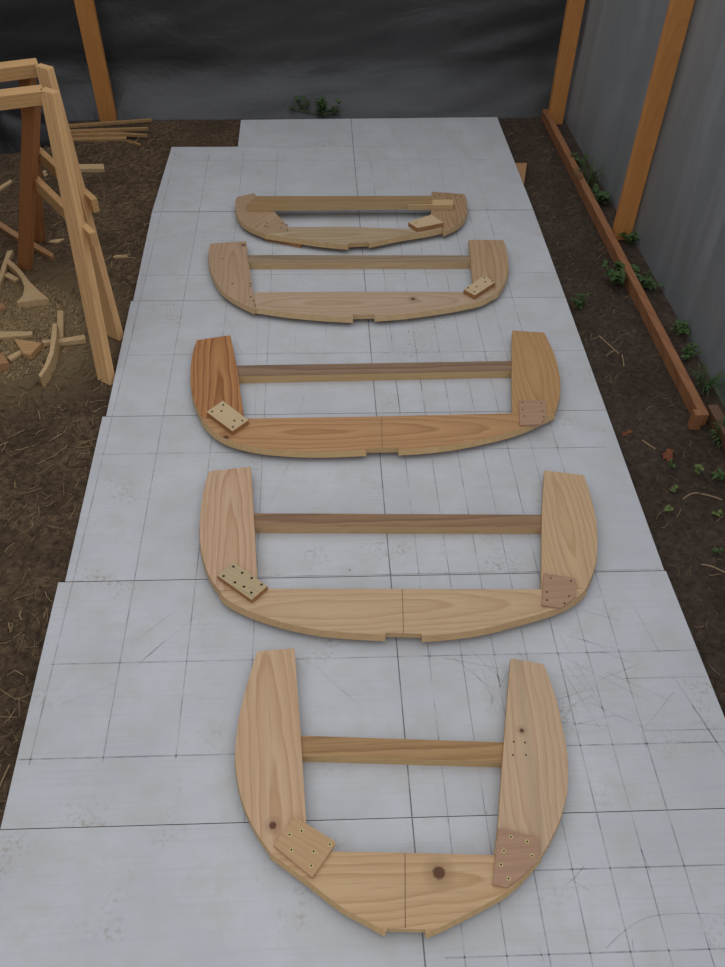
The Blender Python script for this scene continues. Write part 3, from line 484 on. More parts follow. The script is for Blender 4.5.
def screw(parent, x, y, z, r=0.0062, bright=True):
    bm = bmesh.new()
    disc(bm, (0, 0), r, -0.001, 0.0008)
    disc(bm, (0, 0), r * 0.58, 0.0008, 0.0012, 10, 1)
    o = link('screw', bm, [M['screw'] if bright else M['dark'], M['dark']], parent, (x, y, z))
    return o

# ------------------------------------------------------------------ the white lofting floor
GX = {'left': [-1.022, -0.780, -0.537, -0.296], 'mid': 0.241, 'right': [0.354, 0.476, 0.598, 0.718, 0.836, 0.948, 1.067]}
sheets = [
 ('white painted floor sheet nearest the camera, under the point of the biggest frame', [(-1.075, -0.35), (1.376, -0.35), (1.376, 1.0345), (-1.064, 1.0665)]),
 ('white painted floor sheet, second from the camera, under the upper arms of the biggest frame', [(-1.0635, 1.0690), (1.376, 1.0370), (1.358, 2.003), (-1.080, 2.0385)]),
 ('white painted floor sheet, third from the camera, under the uprights of the second frame', [(-1.054, 2.0415), (1.352, 2.006), (1.363, 2.988), (-1.072, 3.023)]),
 ('white painted floor sheet in the middle, under the orange-grained third frame', [(-1.055, 3.0255), (1.363, 2.9905), (1.373, 3.958), (-1.077, 3.993)]),
 ('white painted floor sheet under the fourth frame, between the middle frame and the farthest', [(-1.065, 3.9955), (1.373, 3.9605), (1.381, 4.962), (-1.088, 4.996)]),
 ('white painted floor sheet under the farthest frame, with the stepped left corner', [(-1.088, 5.0005), (1.381, 4.9665), (1.377, 5.905), (-1.067, 5.942)]),
 ('short white painted floor sheet at the far end, against the dark film', [(-0.592, 5.9362), (1.377, 5.9062), (1.375, 6.412), (-0.594, 6.40)]),
]
lines = []      # (polyline, width, material slot)
for i, x in enumerate(GX['left']):
    y0 = 1.28 if i < 3 else 1.06
    lines.append(([(x, y0), (x - 0.008, 5.83)], 0.0042, 1))
lines.append(([(GX['mid'], -0.3), (GX['mid'] - 0.002, 2.6), (GX['mid'] + 0.003, 6.41)], 0.0045, 2))
for i, x in enumerate(GX['right']): lines.append(([(x + 0.002, 0.2), (x, 3.0), (x + 0.006, 5.0 if i != 0 else 5.7)], 0.0036 if i % 2 else 0.0042, 1))
lines.append(([(1.27, 1.407), (1.325, 1.21)], 0.004, 1))
def cross(y, x0, x1, w=0.0042, s=1): lines.append(([(x0, y - 0.0145 * (x0 - 0.1)), (x1, y - 0.0145 * (x1 - 0.1))], w, s))
cross(0.648, 0.30, 1.37); cross(0.880, 0.60, 1.37); cross(1.283, -1.06, 1.37, 0.005); cross(1.648, -1.03, 1.36)
cross(1.536, 1.06, 1.36, 0.003); cross(1.33, 1.07, 1.36, 0.003); cross(2.748, -1.05, 1.30); cross(3.483, -1.02, 1.36, 0.0046)
cross(4.236, -1.06, 1.38); cross(5.705, -0.95, 1.2, 0.004); cross(2.03, -0.3, 1.34, 0.0045); cross(4.62, -1.0, 1.2, 0.003, 3)
for q in DATA['marks']: lines.append((q, 0.0021, 3))
random.seed(11)
for k in range(14):     # small station ticks beside the grid lines
    x = random.choice(GX['right']); y = random.choice((0.648, 0.88, 1.283, 1.648, 2.03, 2.748))
    dx = random.uniform(-.02, .02)
    lines.append(([(x + dx, y - random.uniform(0.0, 0.03)), (x + dx * 1.4, y + random.uniform(0.01, 0.03))], 0.003, 3))

def clip(a, b, poly):
    t0, t1 = 0.0, 1.0; n = len(poly); d = (b[0] - a[0], b[1] - a[1])
    for i in range(n):
        p, q = poly[i], poly[(i + 1) % n]
        nx, ny = -(q[1] - p[1]), q[0] - p[0]                       # inward for a counter-clockwise outline
        f0 = (a[0] - p[0]) * nx + (a[1] - p[1]) * ny - 0.0015 * math.hypot(nx, ny); fd = d[0] * nx + d[1] * ny
        if abs(fd) < 1e-12:
            if f0 < 0: return None
            continue
        t = -f0 / fd
        if fd > 0: t0 = max(t0, t)
        else: t1 = min(t1, t)
    if t1 - t0 < 1e-4: return None
    return [(a[0] + d[0] * t, a[1] + d[1] * t) for t in (t0, t1)]

for label, poly in sheets:
    c = (sum(p[0] for p in poly) / 4, sum(p[1] for p in poly) / 4)
    bm = bmesh.new()
    prism(bm, rel(poly, c), -0.012, 0.0)
    for f in bm.faces: f.material_index = 0 if abs(f.normal.z) > 0.5 or f.calc_center_median().z > -0.001 else 4
    for pl, w, s in lines:
        for a, b in zip(pl, pl[1:]):
            r = clip(a, b, poly)
            if not r: continue
            (ax, ay), (bx, by) = rel(r, c); L = math.hypot(bx - ax, by - ay)
            if L < 1e-4: continue
            nx, ny = -(by - ay) / L * w / 2, (bx - ax) / L * w / 2
            f = bm.faces.new([bm.verts.new((X, Y, 0.0003)) for X, Y in ((ax - nx, ay - ny), (bx - nx, by - ny), (bx + nx, by + ny), (ax + nx, ay + ny))])
            f.material_index = s
            f.normal_update()
    me = bpy.data.meshes.new('floor_sheet'); bm.to_mesh(me); bm.free()
    for mm in ('paint', 'pencil', 'pencil_dark', 'pencil_faint', 'board_edge'): me.materials.append(M[mm])
    o = bpy.data.objects.new('floor_sheet', me); COL.objects.link(o); o.location = (c[0], c[1], 0)
    tag(o, label, 'flooring', 'white sheets of the lofting floor')

# bearer under the floor's right edge
bp = DATA['bearer']; bc = bp[0]
bm = bmesh.new(); prism(bm, rel(bp, bc), GROUND, -0.0125)
tag(link('bearer_board', bm, M['scrap_orange'], loc=(bc[0], bc[1], 0)), 'pale board end sticking out under the right edge of the white flooring', 'board')

# ------------------------------------------------------------------ boat frames
GAP, TH = 0.028, 0.029; ZT = GAP + TH
def plank(name, spec, c, mat, edge, parent, flare, label=None):
    pts = [tuple(p) for p in spec['pts']]; fl = spec['flare']
    k = [i for i in range(len(pts)) if i == 0 or math.dist(pts[i], pts[i - 1]) > 0.0012]
    if math.dist(pts[k[0]], pts[k[-1]]) < 0.0012: k.pop()
    pts = [pts[i] for i in k]; fl = [fl[i] for i in k]
    n = len(pts)
    area = sum(pts[i][0] * pts[(i + 1) % n][1] - pts[(i + 1) % n][0] * pts[i][1] for i in range(n))
    sg = 1 if area > 0 else -1
    bot = []
    for i, p in enumerate(pts):
        a, b = pts[i - 1], pts[(i + 1) % n]
        if fl[i] and not fl[i - 1]: a = p
        if fl[i] and not fl[(i + 1) % n]: b = p
        tx, ty = b[0] - a[0], b[1] - a[1]; L = math.hypot(tx, ty) or 1
        nx, ny = ty / L * sg, -tx / L * sg
        bot.append((p[0] + nx * flare * fl[i], p[1] + ny * flare * fl[i]))
    bm = bmesh.new(); prism(bm, rel(pts, c), GAP, ZT, rel(bot, c)); bm.normal_update()
    for f in bm.faces: f.material_index = 0 if abs(f.normal.z) > 0.9 else 1
    o = link(name, bm, [mat, edge], parent)
    if label: o['label'] = label
    return o

FR = [
 ('f5', 'biggest wooden boat frame, U-shaped with long upright arms, nearest the camera on the white floor',
   dict(l=((226, 190, 150), (198, 152, 110)), r=((222, 188, 150), (200, 160, 122)), b=((224, 188, 142), (194, 148, 102)), bar=((198, 158, 108), (150, 108, 68)), al=1.66, ar=1.50, ab=0.0), 0.007),
 ('f4', 'wooden boat frame second from the camera, pale with a weathered block on its left corner',
   dict(l=((224, 186, 142), (192, 142, 98)), r=((222, 186, 136), (196, 152, 104)), b=((220, 186, 138), (196, 156, 110)), bar=((176, 138, 98), (118, 86, 60)), al=1.62, ar=1.55, ab=0.0), 0.010),
 ('f3', 'middle wooden boat frame, left upright of dark orange striped grain',
   dict(l=((214, 150, 84), (150, 88, 42)), r=((214, 166, 100), (186, 134, 74)), b=((218, 166, 104), (180, 124, 70)), bar=((178, 142, 100), (116, 86, 60)), al=1.64, ar=1.55, ab=0.0), 0.010),
 ('f2', 'fourth wooden boat frame from the camera, one dark knot in its bottom plank',
   dict(l=((206, 164, 120), (182, 136, 94)), r=((210, 168, 118), (178, 130, 82)), b=((214, 176, 132), (190, 148, 106)), bar=((184, 152, 110), (140, 110, 76)), al=1.62, ar=1.5, ab=0.0), 0.010),
 ('f1', 'farthest and shallowest wooden boat frame, its crossbar lying on top of the short knees',
   dict(l=((206, 160, 110), (178, 130, 82)), r=((206, 156, 102), (168, 114, 66)), b=((212, 172, 120), (182, 138, 88)), bar=((192, 146, 88), (164, 116, 64)), al=1.0, ar=1.6, ab=0.0), 0.008),
]
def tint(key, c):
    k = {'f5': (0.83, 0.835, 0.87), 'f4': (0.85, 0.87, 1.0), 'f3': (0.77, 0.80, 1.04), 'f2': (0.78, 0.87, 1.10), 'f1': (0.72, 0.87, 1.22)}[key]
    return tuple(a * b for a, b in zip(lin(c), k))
for key, label, cs, flare in FR:
    F = DATA[key]
    allp = [p for q in ('left', 'right', 'bottom') for p in F[q]['pts']]
    c = ((min(p[0] for p in allp) + max(p[0] for p in allp)) / 2, (min(p[1] for p in allp) + max(p[1] for p in allp)) / 2)
    root = empty('boat_frame', (c[0], c[1], 0)); tag(root, label, 'boat frame', 'boat frames in a row on the white floor')
    K = {s: [((k[0][0] - c[0], k[0][1] - c[1]), k[1]) for k in F['knots'].get(s, [])] for s in ('left', 'right', 'bottom')}
    def cen(q, fx, fy):
        xs = [p[0] for p in F[q]['pts']]; ys = [p[1] for p in F[q]['pts']]
        return (min(xs) + (max(xs) - min(xs)) * fx - c[0], min(ys) + (max(ys) - min(ys)) * fy - c[1])
    parts = {}
    me_ = wood('sawn_edge_' + key, lin({'f5': (206, 172, 122), 'f4': (200, 166, 124), 'f3': (208, 174, 126), 'f2': (204, 174, 132), 'f1': (196, 166, 122)}[key]), lin((176, 138, 92)), 0.0, (0.1, 0.0), 0.012, 0.35, (), 0.35, 0.05)   # freshly sawn edges
    strong = key == 'f3'
    for q, col, ang, fx, fy, nm in (('left', cs['l'], cs['al'], 0.55, 0.3, 'upright'), ('right', cs['r'], cs['ar'], 0.55, 0.65, 'upright'), ('bottom', cs['b'], cs['ab'], 0.35, 0.55, 'floor_plank')):
        st = None
        if key == 'f5' and q == 'right': st = (-0.01, 0.028, lin((160, 142, 120)), 0.38)
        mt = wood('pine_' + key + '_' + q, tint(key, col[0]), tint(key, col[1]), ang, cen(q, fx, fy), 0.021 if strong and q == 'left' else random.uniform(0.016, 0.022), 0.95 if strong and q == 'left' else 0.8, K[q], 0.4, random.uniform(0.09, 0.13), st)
        lab = None
        if strong and q == 'left': lab = 'dark orange upright with bold striped grain'
        if q == 'bottom' and key == 'f2': lab = 'bottom plank with a dark knot right of centre'
        if q == 'bottom' and key == 'f5': lab = 'pointed bottom plank with a large red-brown knot'
        nm2 = 'knee' if key == 'f1' and nm == 'upright' else nm
        parts[q] = plank(nm2, F[q], c, mt, me_, root, flare if q == 'bottom' else flare * 0.5, lab)
    b = F['bar']
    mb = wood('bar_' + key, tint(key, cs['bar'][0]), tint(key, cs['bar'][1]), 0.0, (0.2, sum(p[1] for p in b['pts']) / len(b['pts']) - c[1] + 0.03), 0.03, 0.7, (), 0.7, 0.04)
    bm = bmesh.new(); prism(bm, rel(b['pts'], c), b['z0'], b['z1']); bm.normal_update()
    for f in bm.faces: f.material_index = 0 if abs(f.normal.z) > 0.5 else 1
    link('crossbar', bm, [mb, me_], root)      # a weathered broad face and fresh sawn edges
    if 'splice' in F:
        s = F['splice']; bm = bmesh.new(); prism(bm, rel(s['pts'], c), s['z0'], s['z1'])
        link('splice_strip', bm, M['strip'], root)['label'] = 'pale strip at the right end of the crossbar'
    for g in F['gussets']:
        bm = bmesh.new(); gp = rel(g['pts'], c); gc = (sum(p[0] for p in gp) / len(gp), sum(p[1] for p in gp) / len(gp))
        prism(bm, rel(gp, gc), g['z0'] - g['z0'], g['z1'] - g['z0'])
        bm.normal_update(); thick = g['z1'] - g['z0'] > 0.02
        for f in bm.faces: f.material_index = 1 if thick and abs(f.normal.z) < 0.5 else 0
        go = link('corner_block' if thick else 'corner_plate', bm, [M[g['mat']], M['block_edge']], root, (gc[0], gc[1], g['z0']))
        go['label'] = {'ply_brown': 'thin reddish brown corner plate', 'ply_light': 'pale pine corner block', 'ply_tan': 'tan corner plate set askew', 'ply_grey': 'weathered grey-yellow corner block', 'ply_orange': 'orange block poking out under the bottom plank'}[g['mat']]
        for sx, sy in g['screws']:
            screw(go, sx - c[0] - gc[0], sy - c[1] - gc[1], g['z1'] - g['z0'], 0.0058 if key == 'f5' else 0.0036 if g['mat'] == 'ply_brown' else 0.0052, key == 'f5')
    for q, ps in F['nails'].items():
        for x, y in ps:
            bm = bmesh.new(); disc(bm, (0, 0), 0.0032 if key == 'f5' else 0.0055, -0.001, 0.0006, 8)
            link('nail', bm, M['dark'], parts[q], (x - c[0], y - c[1], ZT))
    if F['line']:
        (ax, ay), (bx, by) = rel(F['line'], c)
        bm = bmesh.new(); bm.faces.new([bm.verts.new((x, y, ZT + 0.0004)) for x, y in ((ax - 0.0012, ay), (bx - 0.0012, by), (bx + 0.0012, by), (ax + 0.0012, ay))])
        link('pencil_mark', bm, M['wood_pencil'], parts['bottom'])

# ------------------------------------------------------------------ ground, film walls, posts, rails
def soil_z(x, y):
    p = Vector((x * 2.1, y * 2.1, 3.3))
    h = 0.010 * mnoise.noise(p) + 0.006 * mnoise.noise(p * 4.7) + 0.004 * mnoise.noise(p * 13.0)
    if -1.15 < x < 1.45: h = min(h, -0.004)
    return GROUND + h
bm = bmesh.new()
xs = [-3.3 + 0.04 * i for i in range(int(5.3 / 0.04) + 1)]; ys = [-1.2 + 0.04 * i for i in range(int(7.9 / 0.04) + 1)]
gv = [[bm.verts.new((x, y, soil_z(x, y))) for y in ys] for x in xs]
for i in range(len(xs) - 1):
    for j in range(len(ys) - 1): bm.faces.new((gv[i][j], gv[i + 1][j], gv[i + 1][j + 1], gv[i][j + 1]))
tag(link('floor', bm, M['dirt'], smooth=True), kind='structure')
bm = bmesh.new(); bm.faces.new([bm.verts.new(v) for v in ((-30, -30, -0.09), (30, -30, -0.09), (30, 30, -0.09), (-30, 30, -0.09))])
tag(link('ground', bm, M['outside']), kind='structure')

def film_wall(name, fn, mat, nu, nv):
    bm = bmesh.new()
    g = [[bm.verts.new(fn(i / nu, j / nv)) for j in range(nv + 1)] for i in range(nu + 1)]
    for i in range(nu):
        for j in range(nv): bm.faces.new((g[i][j], g[i + 1][j], g[i + 1][j + 1], g[i][j + 1]))
    o = link(name, bm, mat, smooth=True); tag(o, kind='structure'); return o
WALL_H = 3.0  # upper film is out of view, raised to shade the far floor and left side
def back_fn(u, v):
    x = -3.2 + 5.22 * u; z = GROUND - 0.01 + (WALL_H + 0.05) * v ** 1.5
    y = 6.70 - 0.022 * (x + 2.4) / 4.2
    y += 0.03 * mnoise.noise(Vector((x * 1.3, z * 2.2, 0.0))) * min(1, z * 4 + 0.3) + 0.012 * mnoise.noise(Vector((x * 1.6 + z * 2, z * 6 - x * 2, 4.0)))
    y += 0.022 * mnoise.noise(Vector((x * 0.8 + z * 0.5, z * 3.6 + x * 0.9, 8.0))) + 0.014 * mnoise.noise(Vector((x * 1.1 - z, z * 8.0 - x * 1.3, 3.0)))
    if z < 0.34: y -= 0.20 * (1 - max(0, (z - GROUND)) / 0.38) ** 1.5       # the sheet's foot is drawn in across the soil
    return (x, y, z)
film_wall('wall_back', back_fn, M['film_dark'], 160, 110)
def right_x(y): return 1.885 + 0.028 * (6.3 - y)
def right_fn(u, v):
    y = -1.1 + 7.66 * u; z = GROUND - 0.01 + (WALL_H + 0.05) * v
    x = right_x(y) + 0.03 + 0.02 * mnoise.noise(Vector((y * 1.8 + z * 0.5, z * 0.8, 9.0))) * min(1, z * 3 + 0.05) + 0.013 * mnoise.noise(Vector((y * 2.2 + z * 0.9, z * 0.5, 1.0))) * min(1, z * 2 + 0.1) + 0.006 * mnoise.noise(Vector((y * 6 - z * 2.2, z * 0.7, 2.0))) * min(1, z * 2 + 0.1)
    return (x, y, z)
film_wall('wall_right', right_fn, M['film_clear'], 240, 60)
def left_fn(u, v):
    y = -1.1 + 7.7 * u; z = GROUND - 0.01 + (WALL_H + 0.05) * v
    return (-3.15 + 0.03 * mnoise.noise(Vector((y * 1.5, z, 5.0))), y, z)
film_wall('wall_left', left_fn, M['film_dark'], 60, 20)

def post(label, x, y, w, d, h, lean=0.0, mat='post'):
    bm = bmesh.new(); beam(bm, (0, 0, 0), (lean, 0, h), w, d)
    o = link('timber_post', bm, M[mat], loc=(x, y, GROUND)); soften(o, 0.003)
    tag(o, label, 'post', 'timber posts of the shelter')
    return o
post('orange timber post against the dark film at the back left, behind the lath bundle', -1.614, 6.50, 0.128, 0.05, 2.5)
post('orange timber post in the far right corner where dark and clear film meet', 1.824, 6.39, 0.116, 0.06, 2.5)
post('nearer orange timber post on the right, standing between rail and clear film', 1.884, 4.66, 0.114, 0.05, 2.5)

def rail(label, pts, w, h, mat):
    bm = bmesh.new(); o0 = pts[0]
    for a, b in zip(pts, pts[1:]):
        beam(bm, (a[0] - o0[0], a[1] - o0[1], h / 2), (b[0] - o0[0], b[1] - o0[1], h / 2), w, h)
    o = link('bottom_rail', bm, M[mat], loc=(o0[0], o0[1], GROUND)); soften(o, 0.003)
    tag(o, label, 'rail', 'bottom rails along the clear film'); return o
rail('long reddish timber rail on the soil, running from the far corner to the stake', [(1.758, 6.47), (1.812, 2.90)], 0.046, 0.076, 'rail')
rail('dark weathered timber rail at the right edge, continuing from the stake towards the camera', [(1.880, 2.98), (1.962, 0.2)], 0.05, 0.07, 'rail_grey')
bm = bmesh.new(); beam(bm, (0, 0, 0), (0.0, 0.0, 0.10), 0.05, 0.045)
tag(soften(link('stake', bm, M['rail'], loc=(1.775, 2.895, GROUND)), 0.004), 'short orange stake holding the end of the reddish rail on the right', 'stake')

# black sheeting gathered at the left foot of the back wall
bm = bmesh.new()
nu, nv = 40, 14; g = []
for i in range(nu + 1):
    row = []
    for j in range(nv + 1):
        x = -3.05 + 1.22 * i / nu; t = j / nv * PI
        n = mnoise.noise(Vector((x * 4, t * 1.5, 1.0)))
        taper = max(0.0, min(1, (1 - i / nu) * 3.0)) ** 0.6
        r = (0.26 + 0.07 * n) * taper + 0.01
        row.append(bm.verts.new((x, 6.20 - math.cos(t) * r * 1.0, GROUND - 0.006 + math.sin(t) * r * 0.95)))
    g.append(row)
for i in range(nu):
    for j in range(nv): bm.faces.new((g[i][j], g[i + 1][j], g[i + 1][j + 1], g[i][j + 1]))
tag(link('plastic_sheet', bm, M['film_black'], smooth=True), 'black plastic sheeting bunched on the ground at the far left, behind the sawhorses', 'plastic sheet')

# ------------------------------------------------------------------ sawhorses
def sawhorse(h, label):
    e = Vector(h['end']); l = Vector(h['left']); d = (l - e); d.z = 0; d.normalize()
    d = (d + Vector((-0.95, -0.30, 0))).normalized()
    o = Vector((e.x, e.y, GROUND)); root = empty('sawhorse', o); tag(root, label, 'sawhorse', 'sawhorses on the left')
    sd = Vector((-d.y, d.x, 0))
    bm = bmesh.new(); top = e - o
    beam(bm, top + Vector((0, 0, -0.033)), top + d * 1.0 + Vector((0, 0, -0.033)), 0.085, 0.066, sd)
    soften(link('beam', bm, M['horse'], root), 0.003)
    u = Vector((0.83, -0.56, 0))
    bt = e + d * 0.07 + Vector((0, 0.02, 0)); h = dict(h); h['ba'] = (bt.x, bt.y, 1.035)
    F0, F1, B0, B1 = (Vector(h[k]) - o for k in ('fa', 'ff', 'ba', 'bfoot'))
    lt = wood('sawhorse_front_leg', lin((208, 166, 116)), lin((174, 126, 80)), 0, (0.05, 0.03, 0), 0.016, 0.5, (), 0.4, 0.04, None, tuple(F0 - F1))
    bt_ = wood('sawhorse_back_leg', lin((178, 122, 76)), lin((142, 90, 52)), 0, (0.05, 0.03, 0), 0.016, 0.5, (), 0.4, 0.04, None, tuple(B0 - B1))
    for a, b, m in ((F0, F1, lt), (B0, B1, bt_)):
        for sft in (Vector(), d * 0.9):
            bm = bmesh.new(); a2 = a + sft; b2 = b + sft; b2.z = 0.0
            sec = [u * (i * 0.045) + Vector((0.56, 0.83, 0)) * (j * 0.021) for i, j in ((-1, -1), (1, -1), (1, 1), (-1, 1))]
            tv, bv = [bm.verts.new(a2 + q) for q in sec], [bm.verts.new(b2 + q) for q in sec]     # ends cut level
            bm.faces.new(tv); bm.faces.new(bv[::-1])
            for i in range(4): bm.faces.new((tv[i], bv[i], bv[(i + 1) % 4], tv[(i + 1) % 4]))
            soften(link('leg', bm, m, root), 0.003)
    hb = 0.60
    f = lambda A, B: A + (B - A) * ((A.z - hb) / (A.z - B.z))
    pf, pb = f(F0, F1), f(B0, B1); dd = (pf - pb).normalized()
    off = Vector((0.035, 0.02, 0))
    for sft in (Vector(), d * 0.9):
        bm = bmesh.new(); beam(bm, pb - dd * 0.06 + off + sft, pf + dd * 0.10 + off + sft, 0.035, 0.075, dd.cross(Vector((0, 0, 1))))
        soften(link('brace', bm, M['horse'], root), 0.003)
    return root
sawhorse(DATA['horses']['near'], 'nearer wooden sawhorse with splayed legs at the left, its foot beside the white flooring')
sawhorse(DATA['horses']['far'], 'farther wooden sawhorse at the left, mostly hidden behind the nearer one')

# ------------------------------------------------------------------ offcuts, laths, stray boards
for q in DATA['offcuts']:
    pts = clean(q['pts']); c = (sum(p[0] for p in pts) / len(pts), sum(p[1] for p in pts) / len(pts))
    bm = bmesh.new(); prism(bm, rel(pts, c), 0, q['thk'])
    o = link(q['name'], bm, M[q['mat']], loc=(c[0], c[1], GROUND)); soften(o, 0.002)
    tag(o, q['label'], 'wood scrap', 'wood scraps on the ground at the left')
for q in DATA['laths']:
    pts = clean(q['pts']); c = (sum(p[0] for p in pts) / len(pts), sum(p[1] for p in pts) / len(pts))
    bm = bmesh.new(); prism(bm, rel(pts, c), -q['thk'], 0)
    o = link('lath', bm, M['lath'], loc=(c[0], c[1], q['z1']))
    tag(o, q['label'], 'stick', 'bundle of thin sticks by the back film')

# ------------------------------------------------------------------ straw, shavings
def strip(bm, p, ang, L, w, bend, zf, tilt=0.0, n=3):
    prev = None
    for i in range(n + 1):
        t = i / n - 0.5
        x = p[0] + math.cos(ang) * L * t - math.sin(ang) * bend * (t * t - 0.12)
        y = p[1] + math.sin(ang) * L * t + math.cos(ang) * bend * (t * t - 0.12)
        z = zf(x, y) + 0.003 + tilt * (t + 0.5) + random.uniform(0, 0.003)
        nx, ny = -math.sin(ang) * w / 2, math.cos(ang) * w / 2
        cur = (bm.verts.new((x - nx, y - ny, z)), bm.verts.new((x + nx, y + ny, z + w * 0.4)))
        if prev: bm.faces.new((prev[0], cur[0], cur[1], prev[1]))
        prev = cur
def litter(name, n, area, Lr, wr, mats, seed, label, cat, weights=None):
    random.seed(seed); bm = bmesh.new()
    for k in range(n):
        p = area()
        f0 = len(bm.faces)
        strip(bm, p, random.uniform(0, PI), random.uniform(*Lr), random.uniform(*wr), random.uniform(-0.03, 0.03), soil_z, random.choice((0, 0, 0.006, 0.012)))
        bm.faces.ensure_lookup_table(); mi = random.choices(range(len(mats)), weights)[0]
        for f in bm.faces[f0:]: f.material_index = mi
    tag(link(name, bm, mats), label, cat, kind='stuff')
M['straw_dark'] = plain('dark_roots', lin((74, 58, 42)), 0.9, 0.4, 5)
def a_left():
    while True:
        y = random.uniform(0.9, 6.3); x = -1.1 - random.random() ** 1.1 * 1.5
        if mnoise.noise(Vector((x * 2.2, y * 2.2, 7.0))) > random.uniform(-0.5, 0.35): return (x, y)
def a_right():
    y = random.uniform(1.3, 6.35); return (random.uniform(1.41, 1.74 + 0.02 * (6.3 - y)), y)
litter('straw', 4200, a_left, (0.02, 0.09), (0.0015, 0.0038), [M['straw'], M['straw_dark'], M['twig']], 3, 'dry straw and root fibres strewn over the brown soil left of the white floor', 'straw', (5, 5, 1))
litter('straw', 700, a_right, (0.015, 0.06), (0.0014, 0.0032), [M['straw'], M['straw_dark'], M['twig']], 4, 'sparse dry fibres scattered on the dark soil right of the white floor', 'straw', (4, 5, 0.6))
def a_saw():
    while True:
        a, r = random.uniform(0, 2 * PI), math.sqrt(random.random())
        x, y = -1.74 + 0.42 * r * math.cos(a), 3.78 + 0.46 * r * math.sin(a)
        if random.random() < 1.15 - r * 0.9 and x < -1.15: return (x, y)
litter('wood_shavings', 3000, a_saw, (0.004, 0.012), (0.0015, 0.0045), [M['shaving'], M['straw']], 5, 'pale wood shavings and sawdust spread around the offcuts at the left', 'wood shavings', (7, 1))

# ------------------------------------------------------------------ weeds
def leaf(bm, base, ang, L, W, rise, droop=0.4, lobes=False):
    n = 5; prev = None
    for i in range(n + 1):
        t = i / n
        w = W * math.sin(PI * min(1, 0.12 + 0.88 * t)) ** 0.8 * (1.0 + (0.35 if lobes and i % 2 else -0.1 if lobes else 0)) if i < n else W * 0.05
        r = L * t; z = base[2] + rise * math.sin(t * PI * 0.62) - droop * L * t * t * 0.5
        x, y = base[0] + math.cos(ang) * r, base[1] + math.sin(ang) * r
        nx, ny = -math.sin(ang) * w / 2, math.cos(ang) * w / 2
        cur = (bm.verts.new((x - nx, y - ny, z + w * 0.15)), bm.verts.new((x, y, z)), bm.verts.new((x + nx, y + ny, z + w * 0.15)))
        if prev:
            bm.faces.new((prev[0], cur[0], cur[1], prev[1])); bm.faces.new((prev[1], cur[1], cur[2], prev[2]))
        prev = cur
def stem(bm, p, q, r=0.0025):
    beam(bm, p, q, r * 2, r * 2, (1, 0.3, 0), 0)
for k, (label, (x, y), size, kind) in enumerate(DATA['weeds']):
    random.seed(100 + k)
    z = 0.0 if kind == 'vine' else soil_z(x, y)
    root = empty('weed', (x, y, z)); tag(root, label, 'weed', 'weeds and seedlings')
    bl, bs = bmesh.new(), bmesh.new()
    if kind == 'grass':
        for i in range(34):
            a = random.uniform(0, 2 * PI); r = random.uniform(0, size * 0.3)
            leaf(bl, (r * math.cos(a), r * math.sin(a), 0.0), a + random.uniform(-.6, .6), size * random.uniform(.4, .8), 0.007, size * random.uniform(.5, 1.0))
        stem(bs, (0, 0, -0.004), (0, 0, size * 0.4))
    elif kind == 'vine':
        px, py = -0.02, 0.03
        for s, (dx, dy) in enumerate(((-0.22, 0.03), (0.0, 0.05), (0.14, -0.02), (0.02, -0.08))):
            stem(bs, (px, py, 0.004), (px + dx, py + dy, 0.03))
            for i in range(20):
                t = random.random()
                leaf(bl, (px + dx * t, py + dy * t, 0.015 + random.uniform(0, .09)), random.uniform(0, 2 * PI), random.uniform(.03, .06), random.uniform(.02, .034), .02)
    else:
        tiny = size < 0.075
        ns = 2 if tiny else 6
        for s in range(ns):
            a = random.uniform(0, 2 * PI); rr = size * (0.25 if tiny else 0.55) * random.uniform(.5, 1)
            hh = size * random.uniform(0.25, 0.8)
            tip = (rr * math.cos(a), rr * math.sin(a), hh)
            stem(bs, (0, 0, -0.004), tip, 0.0018)
            for i in range(3 if tiny else 7):
                t = random.uniform(.35, 1)
                leaf(bl, tuple(c_ * t for c_ in tip), random.uniform(0, 2 * PI), size * random.uniform(.22, .42) * (1.9 if kind == 'broad' else 1), size * random.uniform(.12, .24) * (1.6 if tiny else 1), size * .1, lobes=not tiny)
    link('stem', bs, M['leaf_olive'], root)
    link('foliage', bl, M['leaf_olive'] if ('olive' in label or 'pale' in label or 'rounded' in label) else M['leaf'], root, smooth=True)
for k, (label, (x, y), size) in enumerate(DATA['leaves']):
    random.seed(40 + k); bm = bmesh.new()
    for i in range(4 if k else 2): leaf(bm, (random.uniform(-.01, .01), random.uniform(-.01, .01), 0.004), random.uniform(0, 6), size, size * .6, size * .2, lobes=True)
    tag(link('dry_leaf', bm, M['dry_leaf'], loc=(x, y, soil_z(x, y)), smooth=True), label, 'dead leaf')
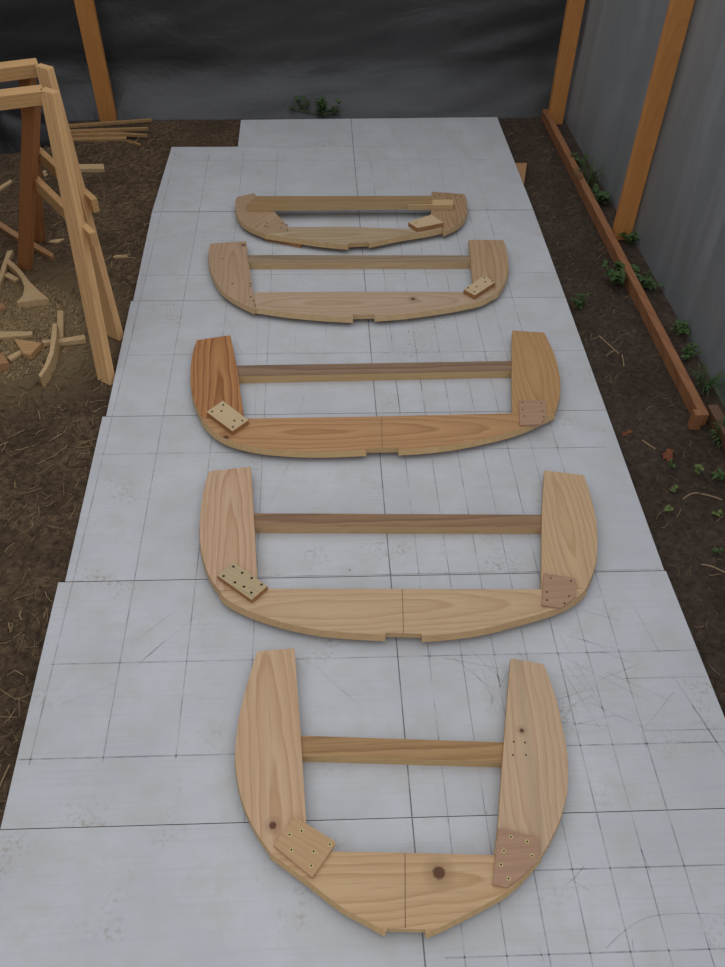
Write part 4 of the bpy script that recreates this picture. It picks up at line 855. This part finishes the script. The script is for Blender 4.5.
for label, pts in DATA['twigs']:
    bm = bmesh.new(); o0 = pts[0]
    for a, b in zip(pts, pts[1:]):
        beam(bm, (a[0] - o0[0], a[1] - o0[1], soil_z(*a) - GROUND + 0.003), (b[0] - o0[0], b[1] - o0[1], soil_z(*b) - GROUND + 0.003), 0.005, 0.005, (0, 0, 1))
    tag(link('twig', bm, M['twig'], loc=(o0[0], o0[1], GROUND)), label, 'twig')

# ------------------------------------------------------------------ daylight
w = bpy.data.worlds.new('overcast_sky'); SC.world = w; w.use_nodes = True
nt = w.node_tree; nt.nodes.clear()
out = nt.nodes.new('ShaderNodeOutputWorld')
tcw = nd(nt, 'ShaderNodeTexCoord').outputs['Generated']
sz = nd(nt, 'ShaderNodeSeparateXYZ', {0: tcw}).outputs[2]
sky = ramp(nt, mth(nt, 'ADD', mth(nt, 'MULTIPLY', sz, 0.5), 0.5), [(0.48, (0.10, 0.11, 0.11)), (0.53, (0.46, 0.48, 0.51)), (0.75, (0.80, 0.825, 0.865)), (1.0, (1.08, 1.10, 1.15))])
bg = nd(nt, 'ShaderNodeBackground', {'Color': sky, 'Strength': 1.0}); nt.links.new(bg.outputs[0], out.inputs[0])

# ------------------------------------------------------------------ camera
cam = bpy.data.cameras.new('camera'); cam.sensor_fit = 'VERTICAL'; cam.sensor_height = 36.0; cam.lens = 828.17 / 967 * 36.0
cam.clip_start = 0.05; cam.clip_end = 100
co = bpy.data.objects.new('camera', cam); COL.objects.link(co)
rt, dn, fw = Vector((0.9988227, -0.047057, 0.01178369)), Vector((-0.02588871, -0.72251237, -0.6908731)), Vector((0.04102428, 0.68975467, -0.72288))
mw = Matrix.Identity(4)
for i in range(3): mw[i][0], mw[i][1], mw[i][2] = rt[i], -dn[i], -fw[i]
mw.translation = Vector((0, 0, 2.6588)); co.matrix_world = mw
SC.camera = co
vs = SC.view_settings
vs.view_transform = 'Standard'; vs.look = 'None'; vs.exposure = EXPOSURE; vs.gamma = 1.0; vs.use_curve_mapping = False
